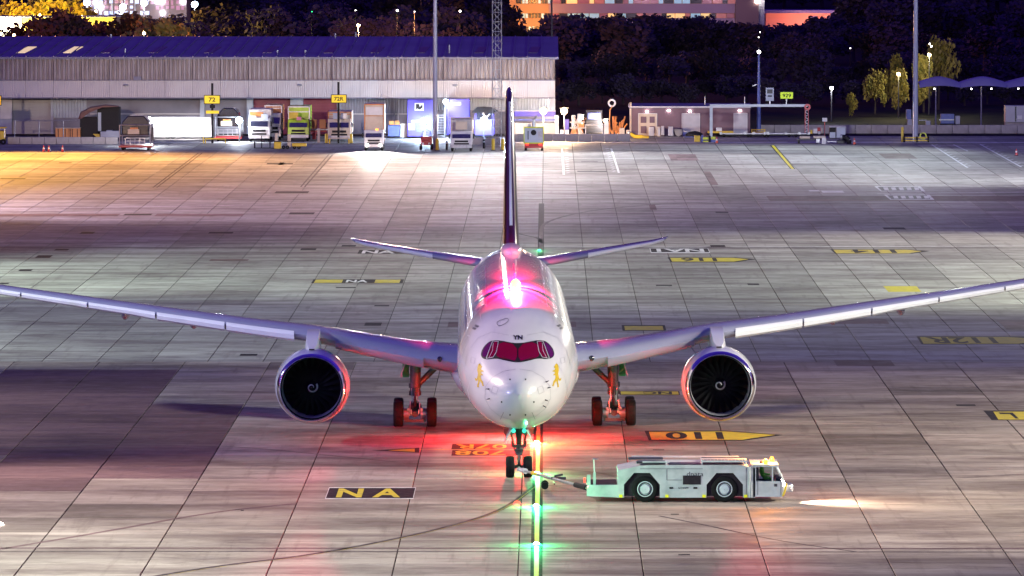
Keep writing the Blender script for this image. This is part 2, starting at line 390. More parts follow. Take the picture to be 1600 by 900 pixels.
# centre line (black edged yellow) under the nose wheel
CL0, CL1 = G(838, 900), G(846, 318)
def cl(y): return CL0.x + (CL1.x - CL0.x) * (y - CL0.y) / (CL1.y - CL0.y)
ys_ = (221, CL1.y)
M['pcl'] = mat('centre line yellow', (.55, .33, .02), .5, 0, .1, .5, col2=(.42, .30, .04))
for wx, z, m in ((.50, Z1, M['pblack']), (.20, Z2, M['pcl'])):
    if wx < .3: ys_ = (221, G(842, 640).y)
    o = part('painted_marking', MB().add([(cl(ys_[0])-wx/2, ys_[0], z), (cl(ys_[0])+wx/2, ys_[0], z), (cl(ys_[1])+wx/2, ys_[1], z), (cl(ys_[1])-wx/2, ys_[1], z)], [(0,1,2,3)]), m, base)
o['label'] = 'yellow taxi centre line'
stroke_px([(846,395),(845,360),(850,348),(890,335),(960,324),(1060,317),(1200,312),(1400,309),(1640,306)], .35, Z2, M['rubber'])
stroke_px([(846,380),(843,372),(822,368),(810,365)], .3, Z2, M['rubber'])
stroke_px([(215,905),(330,885),(480,868),(620,842),(720,818),(790,795),(838,758)], .28, Z1, M['rubber'], label='thin dark curved lead-in line'); stroke_px([(215,906.6),(330,886.6),(480,869.5),(620,843.3),(720,819.2),(790,796),(838,759)], .03, Z2, M['pyellow2'])
stroke_px([(0,858),(150,833),(330,800),(460,787)], .30, Z1, M['slabd'])
stroke_px([(1030,806),(1110,822),(1220,846),(1338,862)], .14, Z1, M['rubber'])
rect(-40, 855.5, 1640, 857, Z1, M['slabd']); rect(-40, 861, 1640, 862, Z1, M['rubber'])
stroke_px([(1640,384),(1300,385.5),(1110,386),(850,386)], .45, Z1, M['pwhite']); rect(-40, 386.5, 1640, 387.3, Z2, M['rubber'])
stroke_px([(1640,300),(1400,302),(1370,302.5)], .5, Z1, M['pwhite']); rect(1200, 306, 1640, 314, .002, M['slabd']); rect(-40, 334, 380, 338, .002, M['slabd'])
stroke_px([(380,320),(600,318),(800,309)], .35, Z2, M['rubber']); stroke_px([(0,326),(300,322),(540,318)], .3, Z2, M['pwhite'])
stroke_px([(585,286),(640,288),(770,281)], .4, Z2, M['rubber']); stroke_px([(740,312),(900,309)], .4, Z2, M['pwhite'])
rect(-40, 221.6, 1640, 222.6, Z1, M['pwhite'])
# hatched white bay lines far right and centre
for (a, b_) in (((1456,226),(1512,262)), ((1531,225),(1596,261)), ((955,232),(967,270)), ((878,232),(881,273)), ((1490,226),(1512,236))):
    stroke_px([a, b_], .22, Z1, M['pwhite'])
    for k in range(12):
        t = k / 12; x = a[0] + (b_[0]-a[0])*t; y_ = a[1] + (b_[1]-a[1])*t
        if a[0] != 1490: stroke_px([(x-9 if a[0] in (955,) else x+4, y_+.8), (x-4 if a[0] in (955,) else x+9, y_)], .25, Z1, M['pwhite'])
stroke_px([(1020,770),(960,742),(905,735),(820,730)], .35, .0025, M['slabp']) 
for q_ in ([(-20,700),(300,690),(620,722)],[(1250,745),(1420,752),(1640,738)],[(900,640),(1200,655),(1640,640)],[(0,500),(240,512),(430,505)],[(1180,470),(1400,490),(1640,480)]): stroke_px(q_, .30, .0025, M['slabp'])
for q in ((1376,291,1442,299),(1391,304,1456,312)):
    s0, s1 = q[1], q[3]
    poly_px([(q[0]-10,s0),(q[2]-4,s0),(q[2]+4,s1),(q[0],s1)], Z1, M['pwhite']); poly_px([(q[0]-5,s0+1),(q[2]-8,s0+1),(q[2]-2,s1-1),(q[0]+2,s1-1)], Z2, M['rubber'])
    for k in range(5): poly_px([(q[0]+4+k*12,s0+2),(q[0]+11+k*12,s0+2),(q[0]+13+k*12,s1-2),(q[0]+6+k*12,s1-2)], Z3, M['pwhite'])
rect(902, 267, 948, 268.6, Z1, M['pblack']); rect(908, 252, 934, 253.2, Z1, M['rubber'])
for a in ((1264,297,1280,299),(1284,298,1318,301)): rect(*a, Z1, M['pwhite'])
# service pits and covers set in the slabs
def pit(px0, py0, px1, py1, pale=True, deep=True):
    if pale: rect(px0-7, py0-1.2, px1+7, py1+1.2, Z1, M['slabf'] if py0 < 560 else M['slabn'], 'pit_kerb')
    rect(px0, py0, px1, py1, Z2, M['pblack'] if deep else M['slabd'], 'pit_cover')
for q in ((126,362.5,147,365.5),(86,389,107,391.5),(57,399,80,403),(30,421,50,423.5),(0,442,14,444),(326,362.5,364,365),(470,388,494,391),(534,383,556,385.5),
          (1110,383,1133,386),(1380,355.5,1414,358.5),(194,334,237,336.5),(452,332,491,335),(585,477,608,478.6),(525,448.5,556,450.2),(430,299,482,302),(417,255,437,256.6),(443,255,458,256.6),
          (0,278,40,280),(92,254,112,255),(1118,331,1138,333),(1025,445,1050,447),(1168,443,1186,445.5),(375,553,402,556),(1494,632,1524,634.5),(1020,702.5,1038,703.6),(1048,803,1061,804.3),(1060,866,1078,867.6),(376,797,381,798.4)):
    pit(*q)
for q in ((328,405,388,408,0),(1046,241,1089,251,0),(1378,240,1428,248,0),(1305,563,1395,572,0),(1240,499,1387,506,0),(845,503,900,511,0),(700,503,720,511,0),(80,598,118,601,0),(82,580,105,583,0),(1105,268,1116,289,0),(1565,500,1640,515,0),(1015,320,1025,328,0)):
    pit(*q[:4], pale=False, deep=False)

# ------------------------------------------------------------------ airliner
HEAD = 0.0134
ng = G(811, 746)
AX = Vector((math.sin(HEAD) * 4.6, -math.cos(HEAD) * 4.6, 0)) + ng
ROLL = -.0055
plane = thing('airliner', 'white twin engine wide body airliner facing the camera with gold lions on its nose', 'airliner', AX, HEAD)
plane.rotation_euler = (0, ROLL, HEAD)
PM = Matrix.Translation(AX) @ Matrix.Rotation(HEAD, 4, 'Z') @ Matrix.Rotation(ROLL, 4, 'Y'); PMI = PM.inverted()
ST = [  # y, top, bottom, half width
 (0,4.42,4.38,.02),(.06,4.68,4.10,.30),(.2,4.93,3.80,.55),(.5,5.20,3.46,.90),(1,5.50,3.14,1.28),(1.6,5.76,2.90,1.62),(2.2,6.02,2.72,1.90),(3,6.50,2.56,2.20),
 (3.8,6.98,2.44,2.42),(4.6,7.34,2.36,2.58),(6,7.78,2.27,2.78),(8,8.10,2.19,2.93),(10,8.22,2.16,2.98),(14,8.25,2.16,2.98),(44,8.25,2.16,2.98),(48,8.25,2.4,2.93),
 (52,8.22,3.05,2.68),(56,8.12,3.95,2.2),(60,7.9,5.0,1.55),(63.5,7.6,5.95,.92),(66,7.25,6.5,.35),(66.6,7.0,6.75,.08)]
def interp(y):
    for i in range(len(ST) - 1):
        if ST[i][0] <= y <= ST[i+1][0] + 1e-9:
            a, b_ = ST[i], ST[i+1]; p = ST[max(i-1, 0)]; q = ST[min(i+2, len(ST)-1)]
            h = b_[0] - a[0]; t = (y - a[0]) / h; out = []
            for k in (1, 2, 3):
                d = (b_[k]-a[k]) / h
                m0 = d if a is p else ((a[k]-p[k]) / (a[0]-p[0]) + d) / 2; m1 = d if b_ is q else ((q[k]-b_[k]) / (q[0]-b_[0]) + d) / 2
                if i < 2: m0, m1 = (d, d) if i == 0 else (d*1.1, m1)
                if abs(d) < 1e-6: m0 = m1 = 0
                out.append((2*t**3-3*t*t+1)*a[k] + (t**3-2*t*t+t)*h*m0 + (-2*t**3+3*t*t)*b_[k] + (t**3-t*t)*h*m1)
            return out
    return ST[-1][1:]
ysn = [0,.03,.06,.12,.2,.32,.5,.75,1,1.3,1.6,1.9,2.2,2.6,3,3.4,3.8,4.2,4.6,5.2,6,7,8,9,10,12,14,18,22,26,30,34,38,42,44,46,48,50,52,54,56,58,60,62,63.5,65,66,66.6]
NR = 64; fv = []
for y in ysn:
    t_, b_, hw = interp(y); zc = (t_+b_)/2 ; hh = (t_-b_)/2
    for i in range(NR):
        a = 2*math.pi*i/NR; fv.append((math.sin(a)*hw, y, zc + math.cos(a)*hh))
fb = MB().add(fv, [(k*NR+i, k*NR+(i+1)%NR, (k+1)*NR+(i+1)%NR, (k+1)*NR+i) for k in range(len(ysn)-1) for i in range(NR)])
part('fuselage', fb, M['white'], plane, smooth=60)
bm = bmesh.new(); bv = [bm.verts.new(v) for v in fb.v]
for f in fb.f: bm.faces.new([bv[i] for i in f])
bmesh.ops.recalc_face_normals(bm, faces=bm.faces); BV = BVHTree.FromBMesh(bm); bm.free()
CAMP = PMI @ CAM
def hit_from(o, d, off):
    loc, nrm, _, _ = BV.ray_cast(o, d)
    if loc is None: return None
    if nrm.dot(d) > 0: nrm = -nrm
    return loc + nrm * off
def skin_px(px, py, off=.012):      # where a drawing on the photographed nose lies on the fuselage skin
    d = (PMI.to_3x3() @ ray(px, py)).normalized()
    return hit_from(CAMP, d, off)
def skin_side(y, z, s, off=.012): return hit_from(Vector((s*8, y, z)), Vector((-s, 0, 0)), off)
def patch(name, pts, place, m, parent, n=10, thick=0, off=.012, label=None):
    """fill polygon pts in 2D, subdivide, place on the skin"""
    bm = bmesh.new(); vs = [bm.verts.new((x, y, 0)) for x, y in pts]; bm.faces.new(vs)
    xs = [p[0] for p in pts]; ys = [p[1] for p in pts]
    for ax, lo, hi in (((1,0,0), min(xs), max(xs)), ((0,1,0), min(ys), max(ys))):
        for k in range(1, n):
            c_ = lo + (hi-lo)*k/n; co = (c_,0,0) if ax[0] else (0,c_,0)
            bmesh.ops.bisect_plane(bm, geom=bm.verts[:]+bm.edges[:]+bm.faces[:], plane_co=co, plane_no=ax)
    bmesh.ops.triangulate(bm, faces=bm.faces)
    for v in bm.verts:
        q = place(v.co.x, v.co.y, off)
        v.co = q if q is not None else Vector((0, 5, 5))
    bmesh.ops.recalc_face_normals(bm, faces=bm.faces)
    me = bpy.data.meshes.new(name); bm.to_mesh(me); bm.free(); me.materials.append(m)
    me.polygons.foreach_set('use_smooth', [True]*len(me.polygons))
    o = link(name, me, parent)
    if label: o['label'] = label
    return o
def line_on(name, pts, place, wid, m, parent, closed=False, off=.014):
    mb = MB(); n_ = len(pts); rng_ = range(n_ if closed else n_-1)
    for i in rng_:
        a, b_ = Vector(pts[i]), Vector(pts[(i+1)%n_]); d = b_-a; L_ = d.length
        if L_ < 1e-9: continue
        nn = Vector((-d.y, d.x)).normalized()*wid/2; st = max(1, min(14, int(L_/ (wid*6))))
        for k in range(st):
            p, q = a.lerp(b_, k/st), a.lerp(b_, (k+1)/st)
            c4 = [place(*(p+nn), off), place(*(q+nn), off), place(*(q-nn), off), place(*(p-nn), off)]
            if any(c is None for c in c4): continue
            mb.add(c4, [(0,1,2,3)])
    return part(name, mb, m, parent)
def curve_pts(pts, it=2, closed=True):
    q = [Vector(p) for p in pts]
    for _ in range(it):
        n_ = []
        for i in range(len(q) if closed else len(q)-1):
            a, b_ = q[i], q[(i+1)%len(q)]; n_ += [a.lerp(b_, .25), a.lerp(b_, .75)]
        q = n_ if closed else [q[0]] + n_ + [q[-1]]
    return [tuple(v) for v in q]
WS = curve_pts([(751,557),(753,546),(762,535),(771,531.5),(782,532),(809,537.5),(836,532),(848,531.5),(856,535),(865,546),(866.5,557),(857,562),(840,560),(826,564),(809,567),(792,564),(776,560),(758,562.5)])
M['seal'] = mat('pale window seal', (.55, .55, .58), .4, 0, .03, 3); M['line'] = mat('dark panel line', (.05, .05, .06), .5, 0, .03, 3); M['line2'] = mat('grey panel line', (.28,.28,.32), .5, 0, .03, 3)
patch('window_mask', WS, skin_px, M['black'], plane, 18, off=.010)
def pane(pts, m, name='cockpit_window'):
    o = patch(name, curve_pts(pts, 1), skin_px, m, plane, 8, off=.022); return o
pane([(780,533.6),(808,539),(808,565),(793,562),(777,558.5),(775,552)], M['glass_red']); pane([(838,533.6),(810,539),(810,565),(825,562),(841,558.5),(843,552)], M['glass_red'])
pane([(772,533.2),(778.5,534),(775,550),(770,558.6),(761,560.2)], M['glass_red']); pane([(846,533.2),(839.5,534),(843,550),(848,558.6),(857,560.2)], M['glass_red'])
pane([(769.5,533.6),(762,537),(755,547),(753,556),(759.5,560)], M['glass_side']); pane([(848.5,533.6),(856,537),(863,547),(865,556),(858.5,560)], M['glass_side'])
line_on('window_seal', [(770,533.5),(779,534),(776,550),(771,558.5),(760,560.5)], skin_px, .7, M['seal'], plane, True, .026)
line_on('window_seal', [(848,533.5),(839,534),(842,550),(847,558.5),(858,560.5)], skin_px, .7, M['seal'], plane, True, .026)
line_on('window_seal', [(764,560),(770,548),(771,536)], skin_px, .5, M['seal'], plane, False, .026); line_on('window_seal', [(854,560),(848,548),(847,536)], skin_px, .5, M['seal'], plane, False, .026)
for sx in (-1, 1): line_on('wiper', [(809+sx*7, 565), (809+sx*24, 558.5)], skin_px, .6, M['black'], plane, False, .05)
def px_text(s, x0, y0, x1, y1, m, parent, bold=.03, off=.016):
    vs, fs = text_mb(s, bold); cx, cy = (x0+x1)/2, (y0+y1)/2
    return part('lettering', MB().add([skin_px(cx+u*(x1-x0), cy-v*(y1-y0), off) for u, v in vs], fs), m, parent)
px_text('YN', 801.5, 524, 816.5, 531, M['black'], plane)
line_on('hatch_outline', curve_pts([(776,506),(778,502),(791,497.5),(795,499),(793,504),(780,510.5)],1), skin_px, .7, M['line'], plane, True)
for q in (((750,489),(752,501)), ((866,489),(864,501))): line_on('panel_line', q, skin_px, .7, M['line2'], plane)
for s in (-1, 1):
    line_on('panel_line', [(809+s*22,644),(809+s*27,655)], skin_px, .6, M['line'], plane)
    for q in ((s*12,593),(s*25,628),(s*12,648)): patch('probe', [(809+q[0]-1,q[1]-1.2),(809+q[0]+1,q[1]-1.2),(809+q[0]+1,q[1]+1.2),(809+q[0]-1,q[1]+1.2)], skin_px, M['black'], plane, 1)
for (x, y) in ((764,608),(765,623),(853,597),(856,606),(852,625),(849,634)):
    a = skin_px(x, y, 0); b_ = skin_px(x, y, .16)
    part('probe', MB().cyl(a, b_, .035, .02, 6).cyl(b_, b_+Vector((.0,-.18,0)), .02, .012, 6), M['line'], plane)
M['line3'] = mat('pale panel line', (.36,.36,.40), .5, 0, .03, 3)
for s in (-1, 1):
    line_on('radome_seam', [(809+s*q, y_) for q, y_ in ((3,577),(22,580),(40,590),(50,604),(51,622),(43,638),(28,650),(8,656))], skin_px, .45, M['line2'], plane)
    line_on('skin_lap', [(809+s*q, y_) for q, y_ in ((60,566),(72,585),(78,610),(74,628))], skin_px, .4, M['line3'], plane)
    line_on('skin_lap', [(809+s*q, y_) for q, y_ in ((14,524),(40,519),(62,528),(76,548),(84,575))], skin_px, .4, M['line2'], plane)
    line_on('hatch_outline', [(809+s*q, y_) for q, y_ in ((66,560),(72,558),(74,566),(68,568))], skin_px, .45, M['line2'], plane, True)
    line_on('hatch_outline', [(809+s*q, y_) for q, y_ in ((30,606),(38,603),(41,612),(33,616))], skin_px, .45, M['line2'], plane, True)
# gold rampant lions on both cheeks (one closed outline, mirrored)
LION = [(.50,1.0),(.38,.97),(.30,.90),(.20,.86),(.30,.82),(.36,.78),(.24,.72),(.06,.70),(.08,.66),(.30,.66),(.34,.60),(.18,.56),(.14,.50),(.34,.52),(.38,.44),(.30,.34),(.14,.26),(.10,.14),(.0,.08),(.20,.07),(.26,.16),(.34,.22),(.46,.28),(.52,.18),(.60,.10),(.55,.02),(.74,.03),(.72,.14),(.64,.24),(.66,.36),(.78,.28),(.94,.30),(1.0,.42),(.90,.40),(.80,.36),(.72,.46),(.66,.58),(.74,.72),(.70,.86),(.62,.96)]
for s, (x0, y0, x1, y1) in ((-1, (742,568,757,606)), (1, (862,568,877,606))):
    pts = [((x0 + u*(x1-x0)) if s > 0 else (x1 - u*(x1-x0)), y1 - v*(y1-y0)) for u, v in LION]
    patch('lion_emblem', pts, skin_px, M['gold'], plane, 6)
# cheat streak lines, doors, windows
for s in (-1, 1):
    for yy in (6.6,): 
        line_on('door_outline', [(yy,4.55),(yy,6.45),(yy+.25,6.7),(yy+.95,6.7),(yy+1.2,6.45),(yy+1.2,4.55)], lambda a, b_, o, s=s: skin_side(a, b_, s, o), .05, M['line2'], plane, True)
        for k in range(2): line_on('door_mark', [(yy+.1,7.05+k*.12),(yy+1.1,7.05+k*.12)], lambda a, b_, o, s=s: skin_side(a, b_, s, o), .08, M['line'], plane)
        for k in range(2): line_on('door_mark', [(yy+.1,4.1+k*.12),(yy+1.1,4.1+k*.12)], lambda a, b_, o, s=s: skin_side(a, b_, s, o), .06, M['line'], plane)
    for yy in (19.5, 33, 47.5): line_on('door_outline', [(yy,4.6),(yy,6.7),(yy+1.1,6.7),(yy+1.1,4.6)], lambda a, b_, o, s=s: skin_side(a, b_, s, o), .07, M['line'], plane, True)
    wm = MB()
    for k in range(64):
        yy = 9.2 + k*.62
        if any(abs(yy-d-.5) < .9 for d in (19.5, 33, 47.5)): continue
        c4 = [skin_side(a, b_, s, .012) for a, b_ in ((yy,5.85),(yy+.26,5.85),(yy+.26,6.22),(yy,6.22))]
        if all(c4): wm.add(c4, [(0,1,2,3)])
    part('cabin_window_row', wm, M['glass'], plane, stuff=True)
    # long dark antenna fairing line on the crown
    for a, b_ in (((s*1.5,11),(s*1.5,44)),):
        line_on('lap_joint', [(a[0],a[1]),(b_[0],b_[1])], lambda x, y, o: hit_from(Vector((x, y, 15)), Vector((0,0,-1)), o), .05, M['line2'], plane)
    line_on('lap_joint', [(s*2.55,10),(s*2.55,44)], lambda x, y, o: hit_from(Vector((x, y, 15)), Vector((0,0,-1)), o), .05, M['line2'], plane)
for yy in (9, 12, 25, 30, 36, 42):
    pts = [(s_*2.9*math.sin(a), 0) for s_ in (1,) for a in [-1.3+2.6*i/16 for i in range(17)]]
    line_on('frame_joint', [(p[0], yy) for p in pts], lambda x, y, o: hit_from(Vector((x, y, 15)), Vector((0,0,-1)), o), .025, M['line2'], plane)
def airfoil(n=14):
    up, lo = [], []
    for i in range(n+1):
        x = (1-math.cos(math.pi*i/n))/2
        yt = 5*(.2969*math.sqrt(x)-.126*x-.3516*x*x+.2843*x**3-.1015*x**4)
        up.append((x, yt)); lo.append((x, -yt*.82))
    return up[::-1] + lo[1:-1]       # TE upper -> LE -> TE lower
AF = airfoil()
def sect(y, xle, ch, z, t, inc, s, vert=False, grow=0, pts=None, dx=0, dz=0):
    out = []
    ci, si = math.cos(R(inc)), math.sin(R(inc))
    for (u, v) in (pts or AF):
        a = u*ch; b_ = v*t
        if grow: a += -grow*(1-u*2) if u < .5 else 0; b_ += grow*(1 if v >= 0 else -1)
        yy = a*ci + b_*si; zz = -a*si + b_*ci
        out.append((s*y, xle+yy+dx, z+zz+dz) if not vert else (zz*s if s else zz, xle+yy+dx, y))
    return out
def loft(secs, cap=True):
    mb = MB(); n = len(secs[0]); vs = [p for q in secs for p in q]
    fs = [(k*n+i, k*n+(i+1)%n, (k+1)*n+(i+1)%n, (k+1)*n+i) for k in range(len(secs)-1) for i in range(n)]
    if cap: fs += [tuple(range(n)), tuple(range((len(secs)-1)*n, len(secs)*n))[::-1]]
    return mb.add(vs, fs)
WG = [(1.5,20.2,14.6,4.20,1.9,2.8),(3.0,21.2,13.8,4.28,1.75,2.8),(5.3,22.9,12.2,4.50,1.42,2.6),(8,24.8,10.6,4.92,1.2,2.6),(10.5,26.6,9.3,5.30,1.02,2.6),(14,29.1,8.0,5.58,.88,2.2),(18,31.9,6.8,5.98,.74,1.8),(23,35.4,5.5,6.48,.6,1.4),(27.9,38.9,4.3,6.98,.46,1.0),(30.5,41.0,3.2,7.38,.34,.6),(31.8,42.9,2.2,7.8,.24,.3),(32.5,44.6,1.2,8.4,.12,0)]
def wsec(y):
    for a, b_ in zip(WG, WG[1:]):
        if a[0] <= y <= b_[0]:
            t = (y-a[0])/(b_[0]-a[0]); return tuple(p+(q-p)*t for p, q in zip(a, b_))
SL = [(x, v) for x, v in AF if (x < .14 and v >= 0) or (x < .05 and v < 0)]
for s in (-1, 1):
    wg = link('wing', loft([sect(*q, s) for q in WG]).mesh('wing', M['wing'], 40), plane)
    # droop nose inboard and slats outboard, each a shell of its own set forward and down
    for k, (a, b_) in enumerate(((4.75,9.35),(11.55,15.2),(15.3,19.0),(19.1,22.8),(22.9,26.6),(26.7,30.2))):
        drop = (.0, -.14) if k == 0 else (-.10, -.12)
        ou, inn = [], []
        for yy in [a+(b_-a)*i/3 for i in range(4)]:
            q = wsec(yy); sc_ = .7 if yy > 20 else 1
            ou.append(sect(*q, s, grow=.05*sc_, pts=SL, dx=drop[0]*sc_, dz=drop[1]*sc_)); inn.append(sect(*q, s, grow=.0, pts=SL, dx=(drop[0]+.12)*sc_, dz=drop[1]*sc_))
        secs = [o_ + i_[::-1] for o_, i_ in zip(ou, inn)]
        sl = part('slat' if k else 'droop_nose', loft(secs), M['slat'] if k else M['wing'], wg, smooth=40)
    for yy in (13.2, 17.2, 21.0):       # flap track fairings seen below the wing
        q = wsec(yy)
        part('flap_track_fairing', MB().ball((s*yy, q[1]+q[2]*.75, q[3]-.55), 1, 10, 8, (.22, 2.3, .34)), M['wing'], wg, smooth=60)
    q = wsec(3.9)   # landing light and vortex fence near the root
    part('root_light', MB().ball((s*3.9, q[1]+.02, q[3]+.05), .15, 10, 8), M['glass'], wg, smooth=60)
    # tailplane
    hs = [(1.2,56.2,6.2,7.05,.62,0),(4.5,59.0,4.6,7.46,.46,0),(8.4,62.3,2.9,7.98,.27,0),(9.05,63.2,2.1,8.12,.18,0),(9.32,64.1,1.2,8.22,.08,0)]
    tp = link('tailplane', loft([sect(*q, s) for q in hs]).mesh('tailplane', M['wing'], 40), plane)
    ou = [[(p[0], p[1]-.02, p[2]) for p in sect(*q, s, grow=.02, pts=[a for a in AF if a[0] < .06])] for q in hs[1:4]]
    inn = [[(p[0], p[1]+.1, p[2]) for p in sect(*q, s, pts=[a for a in AF if a[0] < .06])] for q in hs[1:4]]
    part('leading_edge', loft([a+b_[::-1] for a, b_ in zip(ou, inn)]), M['slat'], tp, smooth=40)
# fin
vs_ = [(7.6,47.6,13.2,1.0),(8.6,50.4,11.0,.86),(10,52.2,9.6,.78),(13,55.6,7.2,.60),(16.4,59.6,4.8,.40),(16.9,60.6,4.2,.32),(17.1,61.6,3.0,.12)]
fin = part('fin', loft([[(b_, xle+a, y) for (a, b_) in [(u*ch, v*t*(1/.91)) for u, v in [(x, v if v >= 0 else v/.82) for x, v in AF]]] for y, xle, ch, t in vs_]), M['tail'], plane, smooth=40)
part('leading_edge', MB().cyl((0,51.8,9.6),(0,59.5,16.35),.09,.05,8), M['slat'], fin, smooth=60)
part('fin_fillet', MB().ball((0,50.2,8.35), 1, 16, 10, (.62,3.0,.38)), M['white'], plane, smooth=60)
part('crown_antenna', MB().prism([(24.5,8.2),(25.1,8.2),(25.0,8.62),(24.85,8.62)], -.03, .03, 'YZ').prism([(33,8.2),(33.6,8.2),(33.5,8.6),(33.35,8.6)], -.03, .03, 'YZ'), M['line'], plane)
# belly fairing
bf = [(16.5,.2,2.4),(19,2.4,2.02),(22,3.2,1.82),(27,3.45,1.72),(34,3.45,1.72),(38,3.1,1.86),(42,1.6,2.2)]
part('belly_fairing', loft([[(math.sin(a)*hw, y, 3.6 + math.cos(a)*(3.6-zb)*(1 if math.cos(a)<0 else .25)) for a in [2*math.pi*i/32 for i in range(32)]] for y, hw, zb in bf]), M['white'], plane, smooth=60)
# engines
M['naca'] = mat('nacelle paint', (.66, .67, .72), .22, 0, .03, .5, coat=.6)
M['swirl'] = mat('white swirl paint', (.35, .35, .38), .4, 0, .02, 3)
for s in (-1, 1):
    EX, EY, EZ = s*10.5, 21.6, 2.95
    e = tag(link('engine', MB().lathe([(.02,1.70),(.35,1.80),(.9,1.875),(1.6,1.93),(2.4,1.94),(3.4,1.86),(4.4,1.70),(5.3,1.52),(5.3,1.44),(4.0,1.45)], 'Y', (EX, EY, EZ), 56).mesh('engine', M['naca'], 60), plane))
    part('intake_lip', MB().lathe([(.30,1.79),(.08,1.735),(-.04,1.68),(-.06,1.645),(-.03,1.61),(.08,1.57),(.28,1.54)], 'Y', (EX, EY, EZ), 56), M['lip'], e, smooth=60)
    part('intake_duct', MB().lathe([(.27,1.541),(.7,1.505),(1.2,1.50),(1.9,1.52)], 'Y', (EX, EY, EZ), 56), M['duct'], e, smooth=60)
    part('fan_casing', MB().lathe([(1.9,1.52),(1.9,.1)], 'Y', (EX, EY, EZ), 40), M['black'], e, smooth=60)
    bl = MB(); secs = []
    for k in range(7):
        r = .34 + (1.49-.34)*k/6; tw = R(25 + 38*k/6); c_ = .26 + .16*math.sin(math.pi*k/6*.8)
        sw = .10*math.sin(k/6*math.pi) 
        secs.append([(math.cos(tw)*c_*u/2*-1 + 0 + v*math.sin(tw)*.02, math.sin(tw)*c_*u/2 - math.cos(tw)*v*.02*-1, r) for u, v in ((-1,0),(0,1),(1,0),(0,-1))])
    bmsh = loft(secs).mesh('fan_blade', M['blade'], True)
    for k in range(22):
        b_ = link('fan_blade', bmsh, e, (EX, EY+1.35, EZ)); b_.rotation_euler = (0, 2*math.pi*k/22 + .1*s, 0)
    part('spinner', MB().lathe([(.72,.01),(.80,.10),(.98,.22),(1.2,.31),(1.35,.36),(1.5,.36)], 'Y', (EX, EY, EZ), 28), M['blade'], e, smooth=60)
    sp = MB(); pr = []
    for k in range(25):
        a = k/24*2*math.pi*1.1; r = .09 + .2*k/24; yy = .80 + (r-.10)*1.45; wd = .018+.03*k/24
        pr.append([(EX+math.cos(a)*(r-wd), EY+yy-.035-wd*1.2, EZ+math.sin(a)*(r-wd)), (EX+math.cos(a)*(r+wd), EY+yy-.035+wd*1.2, EZ+math.sin(a)*(r+wd))])
    for a, b_ in zip(pr, pr[1:]): sp.add([a[0], a[1], b_[1], b_[0]], [(0,1,2,3)])
    part('spinner_swirl', sp, M['swirl'], e)
    # pylon
    def psec(y, zb, zt, w_): return [(EX-w_, y, zb), (EX-w_*.9, y, (zb+zt)/2), (EX-w_*.75, y, zt), (EX+w_*.75, y, zt), (EX+w_*.9, y, (zb+zt)/2), (EX+w_, y, zb)]
    part('pylon', loft([psec(EY+1.2,EZ+1.86,EZ+1.93,.10), psec(EY+1.7,EZ+1.8,EZ+2.15,.34), psec(EY+2.8,EZ+1.75,EZ+2.48,.42), psec(EY+4.9,EZ+1.5,EZ+2.72,.42), psec(EY+8.5,EZ+1.4,EZ+2.3,.30)]), M['naca'], e, smooth=40)
    part('vent', MB().box((EX, EY+1.25, EZ+1.935), (.28,.3,.05)), M['black'], e)
    # nacelle strake on the fuselage side and blow-in door row
    a0 = R(38); ins = -s
    cx, cz = EX+ins*math.sin(a0)*1.93, EZ+math.cos(a0)*1.93
    ox, oz = ins*math.sin(a0), math.cos(a0)
    part('strake', MB().prism([(0,0),(1.2,0),(1.3,.42),(1.1,.48)], -.02, .02, 'XY').v and MB().add([(cx, EY+2.0, cz), (cx, EY+3.2, cz), (cx+ox*.48, EY+3.2, cz+oz*.48), (cx+ox*.40, EY+2.95, cz+oz*.40), (cx+.04, EY+2.0, cz), (cx+.04, EY+3.2, cz), (cx+ox*.48+.04, EY+3.2, cz+oz*.48), (cx+ox*.40+.04, EY+2.95, cz+oz*.40)], [(0,1,2,3),(4,5,6,7),(0,4,7,3),(1,5,6,2),(3,7,6,2)]), M['gear'], e)
# landing gear
def wheel(x, y, r, wd, parent):
    prof = [(-wd*.30,r*.55),(-wd*.42,r*.62),(-wd*.5,r*.78),(-wd*.47,r*.92),(-wd*.36,r*.985),(-wd*.20,r),(-wd*.19,r*.985),(-wd*.16,r*.985),(-wd*.15,r),(0,r),(wd*.15,r),(wd*.16,r*.985),(wd*.19,r*.985),(wd*.20,r),(wd*.36,r*.985),(wd*.47,r*.92),(wd*.5,r*.78),(wd*.42,r*.62),(wd*.30,r*.55)]
    t = part('wheel', MB().lathe(prof, 'X', (x, y, r), 32), M['dark'], parent, smooth=40)
    return t, MB().lathe([(-wd*.31,r*.56),(-wd*.2,r*.42),(-wd*.12,r*.18),(-wd*.34,r*.1),(-wd*.34,.01)], 'X', (x, y, r), 20).lathe([(wd*.31,r*.56),(wd*.2,r*.42),(wd*.12,r*.18),(wd*.34,r*.1),(wd*.34,.01)], 'X', (x, y, r), 20)
